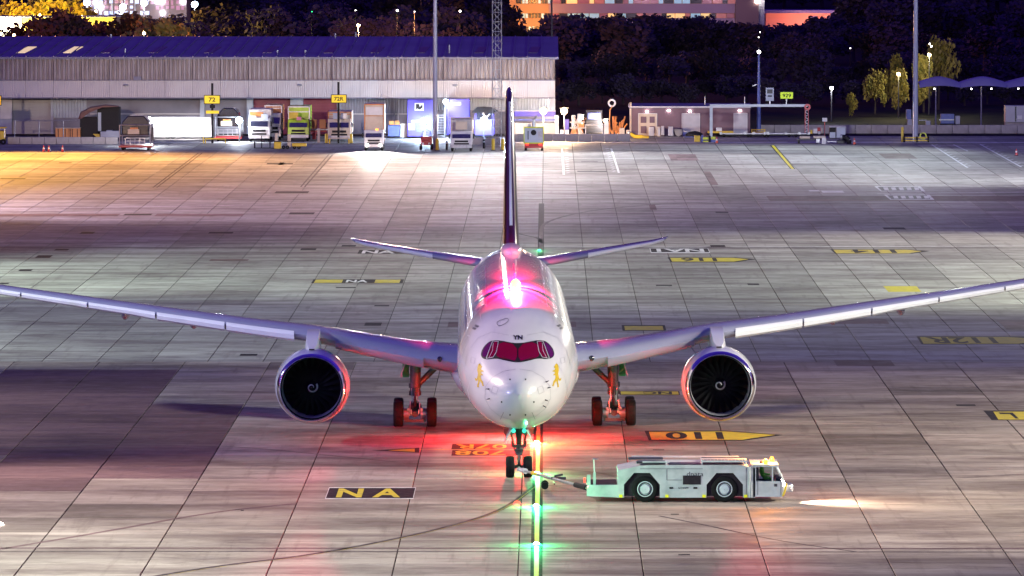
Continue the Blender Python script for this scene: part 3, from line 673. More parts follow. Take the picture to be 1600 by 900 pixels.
for s in (-1, 1):
    gx, gy = s*5.3, 33.3
    g = part('main_gear', MB().cyl((gx,gy,1.6),(gx-s*.05,gy-.2,3.75),.27,.31,16).cyl((gx,gy,2.0),(gx,gy,2.25),.34,.34,14).ball((gx,gy,.95),.36,12,8).cyl((gx-.32,gy,1.72),(gx+.32,gy,1.72),.13,.13,8), M['gear'], plane, smooth=40)
    part('oleo', MB().cyl((gx,gy,.9),(gx,gy,1.75),.17,.17,14), M['chrome'], g, smooth=40)
    part('side_brace', MB().cyl((gx-s*.15,gy,2.15),(gx-s*1.75,gy+.3,3.7),.15,.19,10).cyl((gx-s*.2,gy,3.35),(gx-s*1.6,gy+.3,3.6),.11,.13,8).box((gx-s*1.0,gy+.1,3.15),(.34,.2,.3),ry=0), M['gear'], g, smooth=40)
    part('torque_link', MB().cyl((gx,gy-.3,2.05),(gx,gy-.62,1.5),.07,.07,8).cyl((gx,gy-.62,1.5),(gx,gy-.3,1.0),.07,.07,8), M['gear'], g, smooth=40)
    part('bogie_beam', MB().cyl((gx,gy-1.15,.68),(gx,gy+1.15,.68),.16,.16,12).cyl((gx-.62,gy-1.02,.7),(gx+.62,gy-1.02,.7),.10,.10,10).cyl((gx-.62,gy+1.02,.7),(gx+.62,gy+1.02,.7),.10,.10,10).box((gx,gy-1.25,.34),(1.15,.05,.16)), M['gear'], g, smooth=40)
    br = MB()
    for sx in (-1, 1): br.lathe([(-.14,.01),(-.14,.3),(.14,.3),(.14,.01)], 'X', (gx+sx*.46, gy-1.02, .7), 16).cyl((gx+sx*.3,gy-1.2,.6),(gx+sx*.24,gy-1.1,1.4),.03,.03,6).cyl((gx+sx*.14,gy-.3,1.2),(gx+sx*.2,gy-.2,2.4),.025,.025,6).box((gx+sx*.36,gy-1.3,.95),(.10,.08,.12)).box((gx+sx*.2,gy-1.25,.82),(.07,.07,.25))
    part('brake_pack', br, M['steel'], g, smooth=40)
    dr = part('gear_door', MB().prism([(-.05,4.55),(.30*s,4.55),(.28*s,3.0),(.16*s,2.6),(.02,3.3)] if False else [(s*5.72,3.6),(s*5.78,3.6),(s*6.06,2.65),(s*6.02,2.62)], gy-.5, gy+1.9), M['wing'], g)
    part('door_strut', MB().cyl((gx+s*.2,gy+.1,3.3),(gx+s*.6,gy,2.9),.03,.03,6), M['green_in'], g); part('door_strut', MB().cyl((gx+s*.2,gy+.1,2.6),(gx+s*.6,gy,3.0),.03,.03,6), M['green_in'], g)
    part('door_lining', MB().box((gx+s*.50,gy+1.0,2.95),(.35,.06,.95)), M['green_in'], g)
    for sy in (-1.02, 1.02):
        for sx in (-.89, .89):
            t, rim = wheel(gx+sx, gy+sy, .70, .52, g)
            part('rim', rim, M['steel'], t, smooth=40) if False else part('wheel_rim', rim, M['steel'], g, smooth=40)
gx, gy = 0.0, 4.6
g = part('nose_gear', MB().cyl((0,gy,1.15),(0,gy+.25,2.7),.13,.16,12).cyl((0,gy,1.1),(0,gy,1.4),.2,.2,12).box((0,gy-.22,1.55),(.62,.14,.12)).cyl((-.22,gy-.2,1.35),(.22,gy-.2,1.35),.07,.07,8).cyl((-.2,gy+.2,1.3),(-.45,gy+.9,2.45),.05,.05,8).cyl((.2,gy+.2,1.3),(.45,gy+.9,2.45),.05,.05,8).cyl((-.32,gy-.2,1.5),(-.32,gy-.2,1.8),.05,.05,8).cyl((.32,gy-.2,1.5),(.32,gy-.2,1.8),.05,.05,8), M['gear'], plane, smooth=40)
part('oleo', MB().cyl((0,gy,.5),(0,gy,1.15),.085,.085,12), M['chrome'], g, smooth=40)
part('axle', MB().cyl((-.5,gy,.52),(.5,gy,.52),.085,.085,10).ball((0,gy,.52),.15,10,8), M['gear'], g, smooth=40)
part('torque_link', MB().cyl((0,gy-.12,1.15),(0,gy-.45,.85),.05,.05,8).cyl((0,gy-.45,.85),(0,gy-.12,.58),.05,.05,8), M['gear'], g, smooth=40)
part('towing_pin', MB().cyl((0,gy-.2,.5),(0,gy-.62,.45),.07,.05,8), M['steel'], g)
for sx in (-.43, .43):
    t, rim = wheel(sx, gy, .525, .42, g); part('wheel_rim', rim, M['steel'], g, smooth=40)
M['teal_lens'] = mat('teal lamp lens', (.1, .5, .45), .15, 0, .02, 3, emit=(.05, .9, .7), estr=.9)
for sx in (-.26, .26):
    part('landing_light', MB().lathe([(-.1,.12),(-.14,.155),(.02,.15),(.1,.05)], 'Y', (sx, gy-.25, 2.30), 16), M['gear'], g, smooth=40)
    part('lamp_lens', MB().lathe([(-.135,.001),(-.13,.11)], 'Y', (sx, gy-.25, 2.30), 16), M['teal_lens'], g)
for sx in (-1, 1):
    part('gear_door', MB().prism([(sx*.35,2.42),(sx*.42,2.42),(sx*.70,1.78),(sx*.64,1.74)], gy-1.3, gy+.6), M['white'], g)
    part('gear_door_aft', MB().prism([(sx*.40,2.3),(sx*.76,2.3),(sx*.62,1.8)], gy+1.0, gy+1.05), M['red'], g)
# beacons
M['beacon'] = mat('red beacon lens lit', (.6, .1, .05), .2, 0, .01, 3, emit=(1, .12, .06), estr=60)
M['bc_core'] = mat('beacon bulb', (1, .7, .3), .2, 0, .01, 3, emit=(1, .50, .06), estr=9)
def zsk(y): return interp(y)[0]
by = 19.6
for o in (part('beacon', MB().lathe([(0,.25),(.2,.24),(.36,.14),(.42,.005)], 'Z', (0, by, zsk(by)), 16), M['bc_core'], plane, smooth=60),):
    pass
for yy, tg, pw_, cn_ in ((by+.1, (0, by+1.4, zsk(by)), 90000, 84), (by-.3, (0, by-1.6, zsk(by)), 55000, 84), (by+.1, (0, by+11, zsk(by)-.2), 420000, 15), (by-.3, (0, by-7, zsk(by)-.4), 260000, 30)):
    light('beacon_light', 'SPOT', (0, yy, zsk(by)+1.25), (1, .008, .10), pw_, plane, tg, cn_, 1.0, .15)
part('belly_beacon', MB().lathe([(0,.14),(-.12,.13),(-.2,.07),(-.22,.005)], 'Z', (0, 24.0, 1.86), 16), M['beacon'], plane, smooth=60)
light('belly_beacon_light', 'POINT', (0, 24.0, 1.62), (1, .01, .015), 16000, plane, rad=.12)

# ------------------------------------------------------------------ tow tractor, driver, tow bar
M['tug'] = mat('tug pale grey paint', (.56, .59, .58), .38, 0, .05, 1.6, coat=.2, col2=(.38,.42,.41))
M['arch'] = mat('dark wheel arch', (.035, .028, .035), .7, 0, .1, 3)
matte(M['arch'], .1)
M['rim'] = mat('tug rim paint', (.62, .68, .68), .4, 0, .05, 3)
M['tugtop'] = mat('dark engine deck', (.035, .04, .045), .5, .2, .1, 3)
M['hivis'] = mat('hi vis green cloth', (.22, .75, .08), .7, 0, .05, 3)
M['skin'] = mat('skin', (.45, .26, .18), .5, 0, .03, 3)
M['amber'] = mat('amber beacon lit', (.8, .3, .02), .3, 0, .01, 3, emit=(1, .30, .02), estr=5)
M['head'] = mat('headlamp lens lit', (.9, .9, .85), .2, 0, .01, 3, emit=(1, .88, .75), estr=60)
M['refl'] = mat('reflector yellow', (.75,.75,.02), .3, 0, .02, 3, emit=(.8,.75,.0), estr=.25)
M['redlens'] = mat('red lamp lens lit', (.5, .02, .02), .3, 0, .01, 3, emit=(1, .05, .03), estr=3)
TB = G(1100, 785)           # nearest side of the tractor touches the ground here
sx_ = F_PX / TB.y / 1.0
def tx(px): return P(px, 760, TB.y).x - TB.x
def tz(py): return P(1100, py, TB.y).z
tug = thing('tow_tractor', 'long pale grey aircraft tow tractor with dark octagonal wheel arches beside the nose wheel', 'tow tractor', TB)
WD = 2.75
zb, zt = .22, tz(727)
hull = MB()
xl, xr = tx(965), tx(1180)
# side panels are built as an outline with two arch cut-outs, thickness inwards
def arch(cx0, cx1, top):
    ch = .42; return [(cx0, zb), (cx0, top-ch*1.3), (cx0+ch*1.1, top), (cx1-ch*1.1, top), (cx1, top-ch*1.3), (cx1, zb)]
a1 = arch(tx(975), tx(1031), tz(739)); a2 = arch(tx(1104), tx(1161), tz(739))
outline = [(xl, zb)] + a1 + a2 + [(xr, zb), (xr, tz(731)), (tx(1160), zt), (tx(1012), zt), (tx(1000), tz(728)), (xl, tz(735))]
for yy in (0, WD-.08): hull.prism(outline, yy, yy+.08)
hull.prism([(xl, tz(735)), (tx(1000), tz(728)), (tx(1012), zt), (tx(1160), zt), (xr, tz(731)), (xr, tz(731)-.06), (tx(1000), tz(728)-.08), (xl, tz(735)-.06)], .08, WD-.08)
hull.box(((xl+.04), WD/2, (zb+tz(735))/2), (.06, WD-.16, tz(735)-zb-.1)).box((xr-.04, WD/2, (zb+tz(731))/2), (.06, WD-.16, tz(731)-zb-.1))
part('body_shell', hull, M['tug'], tug)
inn = MB(); 
inn.box(((tx(975)+tx(1031))/2, .5, .85), (tx(1031)-tx(975)+.1, .7, 1.15)).box(((tx(1104)+tx(1161))/2, .5, .85), (tx(1161)-tx(1104)+.1, .7, 1.15)).box(((xl+xr)/2, WD/2, .55), (xr-xl-.3, WD-.5, .5))
part('wheel_well', inn, M['arch'], tug)
dk = MB()
dk.box(((tx(1000)+tx(1042))/2-.1, .55, zt+.10), (1.35, .8, .08), ry=-.0).box(((tx(1098)+tx(1162))/2, .75, zt+.13), (2.0, 1.1, .04)).box(((tx(1045)+tx(1095))/2, .65, zt+.02), (1.5, 1.0, .03))
dk.box((tx(1010), WD-.6, zt+.12), (1.6, .8, .05)).box((tx(1130), WD-.7, zt+.12), (1.9, .9, .05))
part('engine_deck_grille', dk, M['tugtop'], tug)
fr = MB()
for y0 in (.16, 1.28): fr.box(((tx(1098)+tx(1165))/2, y0, zt+.17), (2.15, .06, .08))
fr.box((tx(1097), .72, zt+.10), (.06, 1.15, .14)).box((tx(1165), .72, zt+.10), (.08, 1.15, .16)).box(((tx(1008)+tx(1042))/2, .16, zt+.14), (1.25, .06, .07)).box((tx(1041), .5, zt+.07), (.07, .8, .18)).box(((xl+xr)/2, WD-.2, zt+.16), (5.0, .06, .08))
for k in range(12): fr.box((tx(1100)+k*.165, .72, zt+.157), (.02, 1.05, .012))
part('deck_frame', fr, M['tug'], tug, bevel=.01)
for cx in (1008, 1132):
    for yy in (.26, WD-.26):
        prof = [(-.16,.34),(-.2,.4),(-.22,.5),(-.18,.58),(-.1,.61),(.1,.61),(.18,.58),(.22,.5),(.2,.4),(.16,.34)]
        t = part('wheel', MB().lathe(prof, 'Y', (tx(cx), yy, .61), 28), M['dark'], tug, smooth=40)
        part('rim', MB().lathe([(-.2,.37),(-.21,.33),(-.15,.27),(-.17,.23),(-.24,.21),(-.25,.10),(-.26,.01)], 'Y', (tx(cx), yy, .61), 24), M['rim'], t, smooth=30)
        part('hub_bolt_ring', MB().lathe([(-.205,.275),(-.20,.33)], 'Y', (tx(cx), yy, .61), 24), M['arch'], t)
pw = tx(1108)-tx(1067)
part('vent_panel', MB().box(((tx(1067)+tx(1095))/2, -.012, (tz(743)+tz(757))/2), (tx(1095)-tx(1067), .03, tz(743)-tz(757))), M['arch'], tug)
for (a, b_, c_, d_) in ((1046,761,1052,763.5),(1083,761,1090,763.5)): part('handle', MB().box((tx((a+b_*0+c_)/2), -.01, tz(762.3)), (.18,.03,.08)), M['black'], tug)
def tug_line(x0, y0, x1, y1, t=.02):
    a, b_ = (tx(x0), tz(y0)), (tx(x1), tz(y1)); return ((a[0]+b_[0])/2, -.004, (a[1]+b_[1])/2), (max(abs(a[0]-b_[0]), t), .012, max(abs(a[1]-b_[1]), t))
ln = MB()
for q in ((1042,750,1066,750),(1042,733,1042,750),(1000,732.5,1098,732.5),(1166,731,1166,780),(1172,729,1172,780)): ln.box(*tug_line(*q))
part('panel_gap', ln, M['line'], tug)
def tug_text(s, x0, y0, x1, y1, m, bold=.0):
    return text_on(s, (tx(x0)+tx(x1))/2, (tz(y0)+tz(y1))/2, tx(x1)-tx(x0), tz(y0)-tz(y1), lambda u, v: (u, -.012, v), m, tug, bold=bold)
tug_text('dnata', 1073, 737, 1099, 744, M['line'], .0); tug_text('SCHOPF', 1060, 761, 1076, 764, M['black'], .01)
for px_ in (970, 1042, 1100, 1165): part('reflector', MB().box((tx(px_), -.02, tz(775)), (.15,.03,.13)), M['refl'], tug)
# low towing deck at the left end
fd = MB().prism([(tx(917), .28), (xl, .22), (xl, .80), (tx(922), .80), (tx(917), .62)], .1, WD-.1)
part('tow_deck', fd, M['tug'], tug); part('deck_plate', MB().box(((tx(922)+xl)/2, WD/2, .81), (xl-tx(922)-.05, WD-.5, .02)), M['arch'], tug)
part('bumper_post', MB().box((tx(920), .3, 1.0), (.16, .3, .5)).box((tx(929), .3, 1.05), (.12, .2, .62)).cyl((tx(929),.3,1.3),(tx(928),.3,1.95),.035,.035,8), M['tug'], tug)
part('mirror', MB().lathe([(-.03,.01),(0,.17),(.02,.17),(.06,.01)], 'Z', (tx(930), .3, 1.98), 14), M['steel'], tug, smooth=40)
part('tail_lamp', MB().box((tx(913.5), .35, 1.0), (.07,.22,.22)), M['redlens'], tug)
# cab at the right end
cab = MB(); cx0, cx1 = tx(1177), tx(1222); zc0, zw, zr = .26, tz(752), tz(729)
side = [(cx0, zc0), (cx1, zc0), (tx(1224), zw-.25), (tx(1222), zw), (cx0, zw)]
cab.prism(side, .0, WD-.2)
part('cab_body', cab, M['tug'], tug)
xw1 = tx(1222); xw0 = tx(1213)
pil = MB().box((cx0+.06, .05, (zw+zr)/2), (.14,.1,zr-zw)).box((cx0+.06, WD-.25, (zw+zr)/2), (.14,.1,zr-zw)).cyl((xw0, .05, zr), (xw1+.08, .05, zw), .05, .05, 6).cyl((xw0, WD-.25, zr), (xw1+.08, WD-.25, zw), .05, .05, 6).box((tx(1207), .05, (zw+zr)/2), (.06,.08,zr-zw)).box(((cx0+xw0)/2, WD/2-.1, zr+.04), (xw0-cx0+.2, WD-.2, .10))
part('cab_frame', pil, M['tug'], tug)
M['cabglass'] = mat('clear cab glass', (.6, .75, .75), .03, 0, .01, 1); nb = M['cabglass'].node_tree.nodes['Principled BSDF']; nb.inputs['Transmission Weight'].default_value = 1; nb.inputs['IOR'].default_value = 1.02
part('side_glass', MB().add([(cx0+.12, .02, zw), (xw1-.05, .02, zw), (xw0-.05, .02, zr), (cx0+.12, .02, zr), (cx0+.12, .03, zw), (xw1-.05, .03, zw), (xw0-.05, .03, zr), (cx0+.12, .03, zr)], [(0,1,2,3),(7,6,5,4),(0,4,5,1),(2,6,7,3),(1,5,6,2),(0,3,7,4)]), M['cabglass'], tug)
part('windscreen', MB().add([(xw1+.08, .1, zw), (xw1+.08, WD-.3, zw), (xw0+.02, WD-.3, zr), (xw0+.02, .1, zr), (xw1+.1, .1, zw), (xw1+.1, WD-.3, zw), (xw0+.04, WD-.3, zr), (xw0+.04, .1, zr)], [(0,1,2,3),(7,6,5,4),(0,4,5,1),(2,6,7,3),(1,5,6,2),(0,3,7,4)]), M['cabglass'], tug)
part('cab_rear_wall', MB().box((cx0+.03, WD/2-.1, (zw+zr)/2), (.05, WD-.4, zr-zw)), M['tugtop'], tug); part('driver_seat', MB().box((tx(1189), .75, zw-.05), (.5,.5,.15)).box((tx(1184), .75, zw+.25), (.12,.5,.6)), M['arch'], tug, bevel=.03)
part('dashboard', MB().box((tx(1217), WD/2-.1, zw+.04), (.25, WD-.6, .12)).lathe([(0,.15),(.02,.17),(.03,.15)], 'X', (tx(1210), .75, zw+.18), 14), M['tugtop'], tug)
part('door_line', MB().box((tx(1184), -.004, .95), (.02,.012,1.2)), M['line'], tug); part('door_line', MB().box((tx(1220), -.004, .9), (.02,.012,1.1)), M['line'], tug); part('door_latch', MB().box((tx(1212), -.01, tz(758)), (.14,.02,.13)), M['line'], tug)
part('step_post', MB().cyl((tx(1171), -.05, .25), (tx(1171), -.05, zr), .05, .05, 8).cyl((tx(1174), -.05, .25), (tx(1174), -.05, zw), .04, .04, 8), M['tug'], tug)
for q in ((1197, 720.5, 'x'), (1208, 722, 'y')):
    b_ = part('beacon', MB().lathe([(0,.10),(.12,.10),(.2,.07),(.22,.005)], 'Z', (tx(q[0]), .35 if q[2] == 'x' else 1.5, zr+.10), 12), M['amber'], tug, smooth=50)
light('amber_beacon_light', 'POINT', (tx(1200), .6, zr+.55), (1, .32, .05), 1100, tug, rad=.1)
for yy in (.12, WD-.5): part('headlamp', MB().lathe([(.0,.13),(.05,.12),(.07,.005)], 'X', (tx(1224)-.0, yy, zw-.12), 12), M['head'], tug)
light('headlamp_beam', 'SPOT', (tx(1227)+.05, .12, zw-.1), (1, .80, .60), 13000, tug, (tx(1227)+9, 1.0, -.9), 90, 1.0, .15)
bpy.data.objects['headlamp_beam'].rotation_euler = (Vector((7, -.6, -1.5))).to_track_quat('-Z', 'Y').to_euler()
part('front_hitch', MB().box((tx(1231), .8, .62), (.5,.9,.34)).box((tx(1238), .8, .62), (.16,.6,.22)), M['steel'], tug, bevel=.02)
part('yellow_hose', MB().cyl((tx(1229), -.02, .9),(tx(1226), -.05, .5),.05,.05,8).cyl((tx(1226), -.05, .5),(tx(1223), -.04, .3),.05,.05,8), M['yellow'], tug)
light('flood_spill', 'POINT', (0,0,0), (1,1,1), 0, tug) if False else None
# seated driver: one skinned figure
def figure(name, J, E, root, m, loc, rz=0):
    me = bpy.data.meshes.new(name); me.from_pydata([j[0] for j in J], E, []); o = link(name, me)
    md = o.modifiers.new('s', 'SKIN'); sv = me.skin_vertices[0].data
    for i, j in enumerate(J): sv[i].radius = (j[1], j[1]) if not isinstance(j[1], tuple) else j[1]
    sv[root].use_root = True
    o.modifiers.new('d', 'SUBSURF').levels = 1; o.modifiers['d'].render_levels = 1
    dg = bpy.context.evaluated_depsgraph_get(); ev = o.evaluated_get(dg); nm = bpy.data.meshes.new_from_object(ev)
    o.modifiers.clear(); o.data = nm; nm.materials.clear(); nm.materials.append(m)
    nm.polygons.foreach_set('use_smooth', [True]*len(nm.polygons)); o.location = loc; o.rotation_euler = (0, 0, rz)
    return o
# joints facing +X, seat height 0
J = [((0,0,.08),.14),((.02,0,.30),.13),((.02,0,.50),(.16,.11)),((.03,0,.60),.05),((.05,0,.70),.085),((.06,0,.80),.08),
     ((.03,.2,.50),.06),((.10,.24,.28),.045),((.36,.17,.24),.035),((.44,.14,.26),.03),((.03,-.2,.50),.06),((.10,-.24,.28),.045),((.36,-.17,.24),.035),((.44,-.14,.26),.03),
     ((.42,.11,.10),.075),((.50,.11,-.30),.05),((.58,.11,-.33),.035),((.42,-.11,.10),.075),((.50,-.11,-.30),.05),((.58,-.11,-.33),.035)]
E = [(0,1),(1,2),(2,3),(3,4),(4,5),(2,6),(6,7),(7,8),(8,9),(2,10),(10,11),(11,12),(12,13),(0,14),(14,15),(15,16),(0,17),(17,18),(18,19)]
drv = figure('person', J, E, 0, M['hivis'], TB + Vector((tx(1190), .75, zw+.0)))
tag(drv, 'driver in a green high visibility jacket seated in the tow tractor cab', 'person')
part('head', MB().ball((.055,0,.76), .10, 12, 10, (1,.85,1.2)).ball((.155,0,.755), .022, 6, 4), M['skin'], drv, smooth=60)
part('hair', MB().ball((.035,0,.80), .10, 12, 8, (1,.9,.95)), M['black'], drv, smooth=60)
# tow bar
t0 = G(822, 752, .45) ; t1 = Vector((TB.x + tx(917), TB.y + WD*.45, .55))
tbar = thing('tow_bar', 'yellow tipped steel tow bar linking the nose wheel to the tractor', 'tow bar', (t1.x, t1.y, 0))
ngp = PM @ Vector((0, 4.6-.6, .45)); e_ = Vector((ngp.x, ngp.y, .45)) - Vector((t1.x, t1.y, 0)); d_ = e_.normalized()
a_ = Vector((0,0,.55))
part('tube', MB().cyl(a_, a_.lerp(e_, .93), .075, .06, 10), M['steel'], tbar, smooth=40)
part('head', MB().cyl(a_.lerp(e_, .90), a_.lerp(e_, 1.0), .14, .1, 8).box(a_.lerp(e_, .985), (.35,.25,.16)), M['white'], tbar)
part('eye', MB().cyl(a_, a_.lerp(e_, .16), .13, .12, 10), M['black'], tbar)
part('yellow_band', MB().cyl(a_.lerp(e_, .72), a_.lerp(e_, .80), .09, .09, 10), M['yellow'], tbar)
mid = a_.lerp(e_, .5)
part('carriage', MB().box(mid+Vector((.3,0,.02)), (.7,.3,.12)).cyl(mid+Vector((.1,-.5,-.22)), mid+Vector((.1,.5,-.22)), .04,.04,6).cyl(mid+Vector((.1,-.1,.12)), mid+Vector((.5,-.1,.2)), .05,.05,6), M['gear'], tbar)
for yy in (-.5,.5): part('wheel', MB().lathe([(-.06,.05),(-.06,.17),(.06,.17),(.06,.05)], 'Y', tuple(mid+Vector((-.35,yy,-.30))), 14), M['dark'], tbar)

# ------------------------------------------------------------------ inset taxiway lights
M['greenlamp'] = mat('green inset lamp lit', (.1,.8,.4), .3, 0, .01, 3, emit=(.03, 1, .32), estr=2.2)
M['greencore'] = mat('green lamp core', (.8,1,.9), .3, 0, .01, 3, emit=(.55, 1, .72), estr=160)
lab = ['first green inset centreline light, nearest the bottom edge', 'green inset centreline light just below the tow bar', 'green inset centreline light beside the nose wheel', 'green inset centreline light between nose gear and 110 marking']
for i, (px, py) in enumerate(((838,852.5),(837.5,792.5),(838,741.5),(838.5,693.5))):
    p = G(px, py); t = thing('taxiway_light', lab[i], 'taxiway light', p, 0, 'green taxiway centreline lights')
    part('housing', MB().lathe([(.005,.26),(.03,.22),(.045,.13)], 'Z', (0,0,0), 16), M['steel'], t, smooth=30)
    part('halo_ring', MB().lathe([(.035,.24),(.07,.19),(.075,.12)], 'Z', (0,0,0), 16), M['greenlamp'], t)  # added glowing ring, a green halo round the bright core
    part('lens', MB().lathe([(.045,.13),(.10,.11),(.14,.06),(.15,.002)], 'Z', (0,0,0), 12), M['greencore'], t, smooth=60)
    light('taxiway_light_glow', 'POINT', (0,-.05,.38), (.03, 1, .28), 650, t, rad=.05)
for px, py, l_ in ((842.5,391.5,'small green inset light behind the tail on the centreline'),):
    p = G(px, py); t = thing('taxiway_light', l_, 'taxiway light', p, 0, 'green taxiway centreline lights')
    part('lens', MB().lathe([(.01,.13),(.08,.1),(.1,.002)], 'Z', (0,0,0), 12), M['greenlamp'], t); light('taxiway_light_glow', 'POINT', (0,-.05,.3), (.03,1,.3), 120, t, rad=.05)
p = G(808, 787.5); t = thing('stop_light', 'small red inset light on the curved lead-in line', 'stop light', p)
part('housing', MB().lathe([(.005,.22),(.03,.18)], 'Z', (0,0,0), 16), M['steel'], t); part('lens', MB().lathe([(.03,.16),(.10,.12),(.14,.002)], 'Z', (0,0,0), 12), M['redlens'], t)
light('stop_light_glow', 'POINT', (0,-.05,.3), (1,.05,.02), 60, t, rad=.05)
p = G(0, 820); t = thing('edge_light', 'small white inset light at the left edge of the apron', 'apron light', p)
part('lens', MB().lathe([(.005,.16),(.08,.12),(.12,.002)], 'Z', (0,0,0), 12), M['head'], t)

# ------------------------------------------------------------------ background frame of reference
class Fr:
    """metres local to a thing that stands at photo column px, base row by (or at distance Y)"""
    def __init__(s, px, by=None, Y=None):
        s.o = G(px, by) if Y is None else Vector((P(px, 200, Y).x, Y, 0)); s.Y = s.o.y
    def x(s, px, dy=0): return P(px, 200, s.Y+dy).x - s.o.x
    def z(s, py, dy=0): return P(800, py, s.Y+dy).z
    def xz(s, px, py): return (s.x(px), s.z(py))
    def at(s, px, py, dy=0): return Vector((s.x(px, dy), dy, s.z(py, dy)))
def bx(mb, f, x0, y0, x1, y1, d0=0, d1=.5):   # box from photo rectangle, local depth d0..d1
    a, b_ = f.at(x0, y1, d0), f.at(x1, y0, d0); return mb.box(((a.x+b_.x)/2, (d0+d1)/2, (a.z+b_.z)/2), (abs(b_.x-a.x), abs(d1-d0), abs(b_.z-a.z)))
# materials
M['clad'] = mat('weathered corrugated cladding', (.36,.31,.29), .5, .0, .12, .25, col2=(.15,.12,.12))
M['fascia'] = mat('pale fascia cladding', (.60,.56,.52), .5, .0, .05, .2, col2=(.45,.42,.42))
M['wall'] = mat('grey lower wall', (.24,.23,.27), .6, 0, .1, .3)
M['roof'] = mat('hangar roof sheet', (.20,.19,.30), .42, .2, .08, .15, col2=(.12,.11,.20))
M['shutter'] = mat('dark red roller shutter', (.17,.015,.04), .45, .1, .08, .4)
M['greydoor'] = mat('grey roller shutter', (.34,.34,.33), .45, .1, .08, .4)
M['pwall'] = mat('pale blue column cladding', (.42,.46,.52), .5, 0, .05, .5)
M['concw'] = mat('barrier concrete', (.36,.32,.30), .8, 0, .12, .8, .3)
M['skylit'] = mat('lit roof light', (.7,.6,.4), .4, 0, .02, 3, emit=(1,.72,.35), estr=.75)
M['skydark'] = mat('dark roof light', (.05,.045,.09), .3, 0, .02, 3)
M['lampw'] = mat('white lamp lit', (1,1,1), .3, 0, .01, 3, emit=(1,.95,.9), estr=30)
M['speck'] = mat('small far lamp lit', (1,1,1), .3, 0, .01, 3, emit=(1,.95,.9), estr=9)
M['lampo'] = mat('warm lamp lit', (1,.8,.5), .3, 0, .01, 3, emit=(1,.62,.28), estr=14)
M['lampb'] = mat('blue white lamp lit', (.8,.9,1), .3, 0, .01, 3, emit=(.60,.80,1), estr=70)
M['twhite'] = mat('truck white paint', (.62,.60,.58), .35, 0, .06, 1)
M['lime'] = mat('lime truck paint', (.40,.60,.02), .35, 0, .05, 1)
M['orange'] = mat('orange paint', (.55,.20,.05), .45, 0, .08, 1)
M['cream'] = mat('cream paint', (.55,.45,.34), .5, 0, .08, 1)
M['blue'] = mat('deep blue container paint', (.06,.04,.36), .4, 0, .05, .8)
M['sign'] = mat('yellow sign face lit from inside', (.75,.55,.02), .5, 0, .02, 2, emit=(1,.68,.01), estr=.42)
M['signg'] = mat('yellow green sign face', (.55,.75,.02), .5, 0, .02, 2, emit=(.6,.85,.01), estr=.35)
M['bark'] = mat('bark', (.06,.045,.035), .9, 0, .1, 2)
M['tarp'] = mat('brown tarpaulin', (.25,.12,.07), .6, 0, .15, 1, .3)

# ---- hangar
HF = Fr(400, Y=700.0)
hang = thing('cargo_shed', 'long low cargo shed with ribbed upper wall and blue violet roof behind the trucks', 'building', HF.o)
xl, xr = HF.x(-90), HF.x(867.5); z_e, z_f1, z_f0 = HF.z(89.5), HF.z(125.5), HF.z(153)
def ribbed(name, x0, x1, z0, z1, pitch, dep, y, m, parent):
    mb = MB(); n = max(1, int((x1-x0)/pitch)); p = (x1-x0)/n; pts = []
    for k in range(n): pts += [(x0+k*p, y), (x0+k*p+p*.42, y), (x0+k*p+p*.54, y+dep), (x0+k*p+p*.88, y+dep)]
    pts.append((x1, y))
    vs = [(a, b_, z0) for a, b_ in pts] + [(a, b_, z1) for a, b_ in pts]; N = len(pts)
    return part(name, mb.add(vs, [(i, i+1, N+i+1, N+i) for i in range(N-1)]), m, parent)
def ribbed_mesh(w_, h, pitch, dep, m):
    o = ribbed('t', 0, w_, 0, h, pitch, dep, 0, m, None); me = o.data; bpy.data.objects.remove(o); return me
NP = 22; pwid = (xr-xl)/NP
me = ribbed_mesh(pwid-.04, z_e-z_f1-.06, .50, .30, M['clad']); me2 = ribbed_mesh(pwid-.03, z_f1-z_f0-.1, .22, .05, M['fascia'])
for k in range(NP):
    link('cladding_panel', me, hang, (xl+k*pwid+.02, .42+random.uniform(0,.03), z_f1+.03)); link('fascia_panel', me2, hang, (xl+k*pwid+.015, random.uniform(0,.01), z_f0+.05))
part('frame', MB().box(((xl+xr)/2, 30, z_e/2+z_f0/2), (xr-xl-.1, 58.2, z_e-z_f0-.3)).box(((xl+xr)/2, .2, z_f1+.0), (xr-xl, .62, .10)).box(((xl+xr)/2, .15, z_f0), (xr-xl, .5, .12)), M['wall'], hang)
zr_ = HF.z(57, 42)
part('roof', MB().prism([(.35, z_e+.02), (42, zr_), (80, z_e), (80, z_e-.25), (42, zr_-.3), (.35, z_e-.28)], xl-.3, xr+.4, 'YZ'), M['roof'], hang)
sl_ = (zr_-z_e)/41.65
sm_ = MB().prism([(.4, z_e+.02), (41.9, zr_), (41.9, zr_+.12), (.4, z_e+.14)], -.06, .06, 'YZ').mesh('roof_seam', M['roof'])
for k in range(1, 44): link('roof_seam', sm_, hang, (xl+k*pwid/2, 0, 0))
part('gutter', MB().box(((xl+xr)/2, .22, z_e-.12), (xr-xl, .22, .2)), M['wall'], hang)
